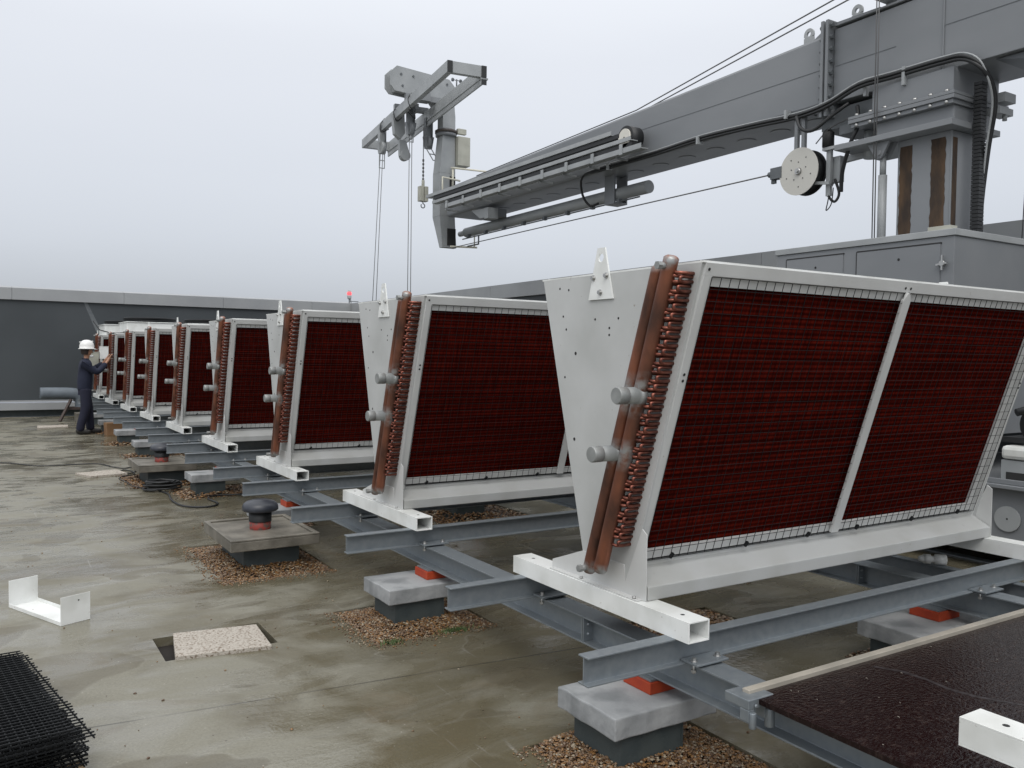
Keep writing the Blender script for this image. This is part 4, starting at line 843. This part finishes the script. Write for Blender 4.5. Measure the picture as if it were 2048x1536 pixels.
# jib head plate and swivel arm
b = MB(); oct_ = [(6.30, 6.33), (6.22, 6.42), (6.22, 6.66), (6.34, 6.78), (7.40, 6.72), (7.52, 6.60), (7.52, 6.40), (7.40, 6.28)]
b.prism(oct_, 'y', ym-.03, ym+.0); b.prism(oct_, 'y', ym+.22, ym+.25); b.box((6.36, ym+.001, 6.36), (7.40, ym+.219, 6.70)); jp = C('head_plate', b, GREYL, ms, bevel=.004)
b = MB(); b.cur = 0
for (x, z) in ((6.42, 6.64), (6.66, 6.64), (6.45, 6.44), (7.35, 6.62), (6.8, 6.45)): b.tube([(x, ym-.031, z), (x, ym-.045, z)], .02, 10)
C('plate_bolt', b, GREYD, jp)
b = MB(); b.hexa([(7.30, ym+.02, 5.84), (7.56, ym+.02, 5.84), (7.56, ym+.24, 5.84), (7.30, ym+.24, 5.84), (7.30, ym+.02, 6.05), (7.56, ym+.02, 6.05), (7.56, ym+.24, 6.05), (7.30, ym+.24, 6.05)])
b.hexa([(7.30, ym+.02, 6.05), (7.56, ym+.02, 6.05), (7.56, ym+.24, 6.05), (7.30, ym+.24, 6.05), (7.05, ym+.02, 6.35), (7.53, ym+.02, 6.35), (7.53, ym+.24, 6.35), (7.05, ym+.24, 6.35)]); C('swivel_arm', b, GREYL, ms)
b = MB(); b.tube([(7.62, ym+.1, 6.60), (7.62, ym+.1, 6.80)], .014, 8); b.bar((7.53, ym+.1, 6.78), (7.71, ym+.1, 6.78), .012); b.tube([(7.52, ym+.1, 6.78), (7.55, ym+.1, 6.78)], .035, 8); b.tube([(7.69, ym+.1, 6.78), (7.72, ym+.1, 6.78)], .035, 8); C('wind_gauge', b, GREYD, ms)
# spreader frame: long box ring seen from below
A = Vector((6.18, 11.83, 0)); U = Vector((.141, .990, 0)); V = Vector((.990, -.141, 0)); SLN, SW = 5.42, .66
def FP(u, v, z): p = A+U*u+V*v; return (p.x, p.y, z)
def fbox(mb, u0, u1, v0, v1, z0, z1):
    mb.hexa([FP(u0, v0, z0), FP(u0, v1, z0), FP(u1, v1, z0), FP(u1, v0, z0), FP(u0, v0, z1), FP(u0, v1, z1), FP(u1, v1, z1), FP(u1, v0, z1)])
b = MB(); fbox(b, 0, SLN, 0, .09, 6.02, 6.20); fbox(b, 0, SLN, SW-.09, SW, 6.02, 6.20); fbox(b, 0, SLN, SW-.10, SW+.03, 5.99, 6.018); fbox(b, 0, .09, .091, SW-.091, 6.02, 6.20); fbox(b, SLN-.09, SLN, .091, SW-.091, 6.02, 6.20)
fbox(b, 0, SLN, SW-.09, SW-.06, 5.90, 5.989)
sf = C('spreader_frame', b, GREYL, ms, bevel=.003)
b = MB(); fbox(b, -.012, -.001, 0, .085, 6.02, 6.20); fbox(b, -.012, -.001, SW-.085, SW, 6.02, 6.20); fbox(b, -.012, -.001, SW-.085, SW, 5.90, 5.985); C('end_cap', b, BLACK, sf)
b = MB()
for u in (2.2, 2.9): fbox(b, u, u+.1, .0, SW, 6.201, 6.30); fbox(b, u-.05, u+.15, .2, .45, 6.2, 6.34)
C('frame_clamp', b, GREYP, sf)
# sheave blocks with rope guides under the frame
def hanger(u, v, z1, z0, ladder, tilt=0):
    p = Vector(FP(u, v, 0)); b = MB()
    b.box((p.x-.07, p.y-.05, z1-.34), (p.x+.07, p.y+.05, z1+.05)); b.tube([(p.x-.04, p.y, z1-.40), (p.x+.04, p.y, z1-.40)], .12, 18); b.prism([(p.x-.1, z1-.3), (p.x+.1, z1-.3), (p.x+.06, z1-.52), (p.x-.06, z1-.52)], 'y', p.y-.045, p.y+.045)
    o = C('sheave_block', b, random.choice((GREYP, GREYL)), sf)
    b = MB(); b.tube([(p.x-.05, p.y-.06, z1-.05), (p.x+.02, p.y-.10, z1-.15), (p.x+.05, p.y-.06, z1-.35)], .012, 6); b.tube([(p.x-.055, p.y, z1-.40), (p.x+.055, p.y, z1-.40)], .035, 10); b.box((p.x-.08, p.y-.06, z1-.08), (p.x+.02, p.y-.051, z1+.02)); C('sheave_pin', b, GREYD, o)
    b = MB()
    for s in (-.055, .055): b.bar((p.x+s, p.y, z1-.5), (p.x+s+tilt, p.y, z0), .014)
    for k in (0, .5, 1): b.bar((p.x-.06+tilt*k, p.y, z1-.5+(z0-z1+.5)*k), (p.x+.06+tilt*k, p.y, z1-.5+(z0-z1+.5)*k), .016)
    C('rope_guide', b, GREYL, o); return p
pa = hanger(3.9, .03, 6.10, 5.30, 3); pb = hanger(2.62, .22, 6.2, 5.55, 3); pc = hanger(2.78, .62, 6.02, 5.3, 2, .16)
b = MB(); q = Vector(FP(3.0, .12, 0)); b.prism([(q.x-.16, 6.12), (q.x+.08, 6.14), (q.x+.10, 5.80), (q.x-.0, 5.66), (q.x-.12, 5.75)], 'y', q.y-.05, q.y+.05); b.prism([(q.x-.02, 5.66), (q.x+.12, 5.66), (q.x+.20, 5.42), (q.x+.10, 5.28), (q.x, 5.36)], 'y', q.y-.04, q.y+.04); b.tube([(q.x+.11, q.y-.06, 5.38), (q.x+.11, q.y+.06, 5.38)], .10, 18); C('swing_arm', b, GREYL, sf, bevel=.004)
b = MB()
rn = random.Random(11)
for k in range(7):
    u = 2.0+.3*k; p = Vector(FP(u, .05+.08*(k % 3), 0)); b.tube(smooth([(p.x, p.y, 6.25), (p.x-.1, p.y-.05, 6.12), (p.x-.05+rn.uniform(-.1, .1), p.y-.1, 5.95), (p.x+.08, p.y-.02, 6.05)], 4), .010, 6)
C('control_cables', b, BLACK, sf)
for (px, py, dx) in ((pa.x-.02, pa.y, -.26), (pa.x+.03, pa.y, -.22), (pb.x-.02, pb.y, -.02), (pb.x+.03, pb.y, .0)):
    b = MB(); b.tube([(px, py, 5.9), (px+dx, py, .5)], .0065, 6); C('suspension_rope', b, ROPE, sf)
# counterweight block hanging from its own rope
hwx, hwy = 7.085, pc.y
hw = empty('hook_block', (hwx, hwy, 4.64), 'small beige weight block with a hook hanging below the spreader frame', 'hook block')
b = MB(); b.tube([(0, 0, .1), (0, 0, 1.25)], .008, 6); 
for k in range(6): b.tube([(0, 0, .26+.07*k), (0, 0, .30+.07*k)], .020, 8)
b.build('hanging_rope', ROPE, hw)
b = MB(); b.box((-.085, -.06, -.14), (-.008, .06, .14)); b.box((.008, -.06, -.14), (.085, .06, .14)); b.box((-.02, -.03, -.15), (.02, .03, .15)); b.tube([(0, 0, .15), (0, 0, .26)], .03, 10); b.build('weight', BEIGE, hw, bevel=.005)
b = MB(); b.tube([(0, 0, -.15), (0, 0, -.18)]+[(.04*math.sin(t*math.pi/7), 0, -.22+.04*math.cos(t*math.pi/7)) for t in range(0, 13)], .010, 8); b.build('hook', GREYD, hw)

# ---------------------------------------------------------------- worker
SKIN = mat('skin', (.36, .19, .12), .55); NAVY = mat('navy_cloth', (.006, .009, .026), .85, col2=(.010, .014, .034), scale=6, bump=.3, bscale=9)
NAVY2 = mat('navy_trousers', (.005, .006, .020), .85, col2=(.009, .011, .028), scale=6, bump=.3, bscale=9)
per = empty('person', (1.70, 18.12, 0), 'worker in navy coveralls and white hard hat reaching up to a control box', 'person')
def skin(name, verts, edges, mt_, parent, levels=2, rootv=0):
    me = bpy.data.meshes.new(name); me.from_pydata([v[:3] for v in verts], edges, []); me.update(); me.materials.append(mt_)
    o = link(bpy.data.objects.new(name, me)); o.parent = parent
    md = o.modifiers.new('skin', 'SKIN'); md.use_smooth_shade = True
    if not me.skin_vertices: 
        bm = bmesh.new(); bm.from_mesh(me); bm.verts.layers.skin.verify(); bm.to_mesh(me); bm.free()
    for i, v in enumerate(verts):
        sv = me.skin_vertices[0].data[i]; sv.radius = (v[3], v[4] if len(v) > 4 else v[3]); sv.use_root = (i == rootv)
    s_ = o.modifiers.new('sub', 'SUBSURF'); s_.levels = levels; s_.render_levels = levels
    return o
# facing +x ; y+ is the person's left
bv = [(-.01, 0, .95, .05), (-.01, 0, 1.15, .05), (-.01, 0, 1.34, .05), (.015, 0, 1.44, .048), (.03, 0, 1.485, .050), (.045, 0, 1.54, .078), (.045, 0, 1.62, .088), (.04, 0, 1.68, .06),
      (-.01, .15, 1.34, .025), (-.01, -.15, 1.34, .025), (.17, .20, 1.24, .03), (.20, -.19, 1.20, .03), (.34, .12, 1.38, .027), (.36, -.10, 1.38, .027), (.395, .105, 1.46, .032, .02), (.415, -.085, 1.46, .032, .02),
      (0, .09, .90, .05), (0, -.09, .90, .05), (.055, .10, .50, .04), (.0, -.10, .50, .04), (.09, .10, .12, .03), (-.10, -.09, .12, .03)]
be = [(0, 1), (1, 2), (2, 3), (3, 4), (4, 5), (5, 6), (6, 7), (2, 8), (2, 9), (8, 10), (9, 11), (10, 12), (11, 13), (12, 14), (13, 15), (0, 16), (0, 17), (16, 18), (17, 19), (18, 20), (19, 21)]
i = len(bv); bv.append((.122, 0, 1.585, .016)); be.append((5, i)); bv.append((.132, 0, 1.56, .012)); be.append((i, i+1))   # nose
for hand, sgn, hx, hy in ((14, 1, .395, .105), (15, -1, .415, -.085)):
    for k, (dy, ln) in enumerate(((-.027, .060), (-.009, .070), (.009, .066), (.027, .052))):
        i = len(bv); bv.append((hx+.012, hy+dy, 1.495, .009)); bv.append((hx+.030, hy+dy, 1.495+ln*.5, .008)); bv.append((hx+.055, hy+dy, 1.495+ln*.75, .007)); be += [(hand, i), (i, i+1), (i+1, i+2)]
    i = len(bv); bv.append((hx+.02, hy-sgn*.035, 1.465, .010)); bv.append((hx+.05, hy-sgn*.035, 1.495, .008)); be += [(hand, i), (i, i+1)]
body = skin('body', bv, be, SKIN, per)
tv = [(-.01, 0, .80, .135, .165), (-.01, 0, .90, .140, .17), (-.005, 0, 1.0, .150, .185), (0, 0, 1.12, .145, .18), (-.005, 0, 1.25, .150, .195), (-.01, 0, 1.36, .125, .17), (.01, 0, 1.435, .085, .09), (.012, 0, 1.465, .075, .078),
      (-.015, .17, 1.355, .085), (-.015, -.17, 1.355, .085), (.16, .215, 1.225, .072), (.19, -.205, 1.185, .072), (.34, .125, 1.37, .052), (.36, -.105, 1.37, .052)]
te = [(0, 1), (1, 2), (2, 3), (3, 4), (4, 5), (5, 6), (6, 7), (5, 8), (5, 9), (8, 10), (9, 11), (10, 12), (11, 13)]
skin('jacket', tv, te, NAVY, per)
lv = [(-.005, 0, .95, .120, .15), (0, .085, .82, .112), (0, -.085, .82, .112), (.065, .105, .48, .095), (.0, -.105, .48, .095), (.095, .105, .16, .080), (-.095, -.095, .16, .080), (.10, .105, .045, .086), (-.095, -.095, .045, .086)]
skin('trousers', lv, [(0, 1), (0, 2), (1, 3), (2, 4), (3, 5), (4, 6), (5, 7), (6, 8)], NAVY2, per)
for (x, y) in ((.09, .105), (-.11, -.095)):
    skin('boot', [(x-.02, y, .12, .060), (x-.02, y, .055, .068, .055), (x+.10, y, .045, .056, .045), (x+.20, y, .038, .048, .036)], [(0, 1), (1, 2), (2, 3)], mat('black_leather', (.015, .014, .013), .5), per)
b = MB(); b._lathe([(.135, 1.635), (.150, 1.640), (.150, 1.648), (.128, 1.655), (.130, 1.70), (.115, 1.755), (.08, 1.795), (.04, 1.812), (0, 1.815)], (.03, 0, 0), 28); b.add([(.10, -.11, 1.640), (.10, .11, 1.640), (.205, .07, 1.628), (.215, 0, 1.626), (.205, -.07, 1.628), (.10, -.11, 1.650), (.10, .11, 1.650), (.205, .07, 1.638), (.215, 0, 1.636), (.205, -.07, 1.638)], [(0, 1, 2, 3, 4), (9, 8, 7, 6, 5), (0, 5, 6, 1), (1, 6, 7, 2), (2, 7, 8, 3), (3, 8, 9, 4), (4, 9, 5, 0)], True)
b.bar((-.10, 0, 1.77), (.14, 0, 1.79), .03, .02)
b.build('hard_hat', mat('white_plastic', (.72, .72, .70), .3), per)
b = MB(); b._lathe([(.080, 1.53), (.096, 1.575), (.098, 1.635)], (.020, 0, 0), 20); h_ = b.build('hair', mat('dark_hair', (.02, .013, .01), .8), per)
h_.data.polygons[0].use_smooth = True
bm = bmesh.new(); bm.from_mesh(h_.data)
for v in list(bm.verts):
    if v.co.x > .075: bm.verts.remove(v)
bm.to_mesh(h_.data); bm.free()
b = MB(); b._lathe([(.0, 1.478), (.04, 1.482), (.048, 1.505), (.035, 1.525), (0, 1.53)], (.105, 0, 0), 12); b.build('dust_mask', WHITE, per)

# weeds along the gravel edges
GREEN = mat('weed_green', (.05, .10, .025), .7, col2=(.09, .11, .04), scale=20)
def weeds(cx, cy, w_, n, label):
    b = MB(); rn = random.Random(n)
    for _ in range(n):
        x, y = cx+rn.gauss(0, w_), cy+rn.gauss(0, .018); a = rn.random()*6.28; h = rn.uniform(.008, .03); d = rn.uniform(.006, .018)
        b.add([(x, y, 0), (x+.006*math.cos(a+1.5), y+.006*math.sin(a+1.5), 0), (x+d*math.cos(a), y+d*math.sin(a), h)], [(0, 1, 2)])
    o = b.build('weeds', GREEN); tag(o, kind='stuff')
weeds(2.33, 4.28, .05, 260, ''); weeds(1.93, 4.27, .035, 160, '')
# debris flecks
b = MB(); rn = random.Random(9); b.cur = 0
for _ in range(420):
    y = rn.uniform(2.2, 13); x = rn.uniform(.2, 3.5)
    if any(p[0]-.02 < x < p[2]+.02 and p[1]-.02 < y < p[3]+.02 for p in pits): continue
    stone(b, x, y, .002, rn.choice((.003, .004, .005, .008)))
o = b.build('loose_grit', STONE); tag(o, kind='stuff')
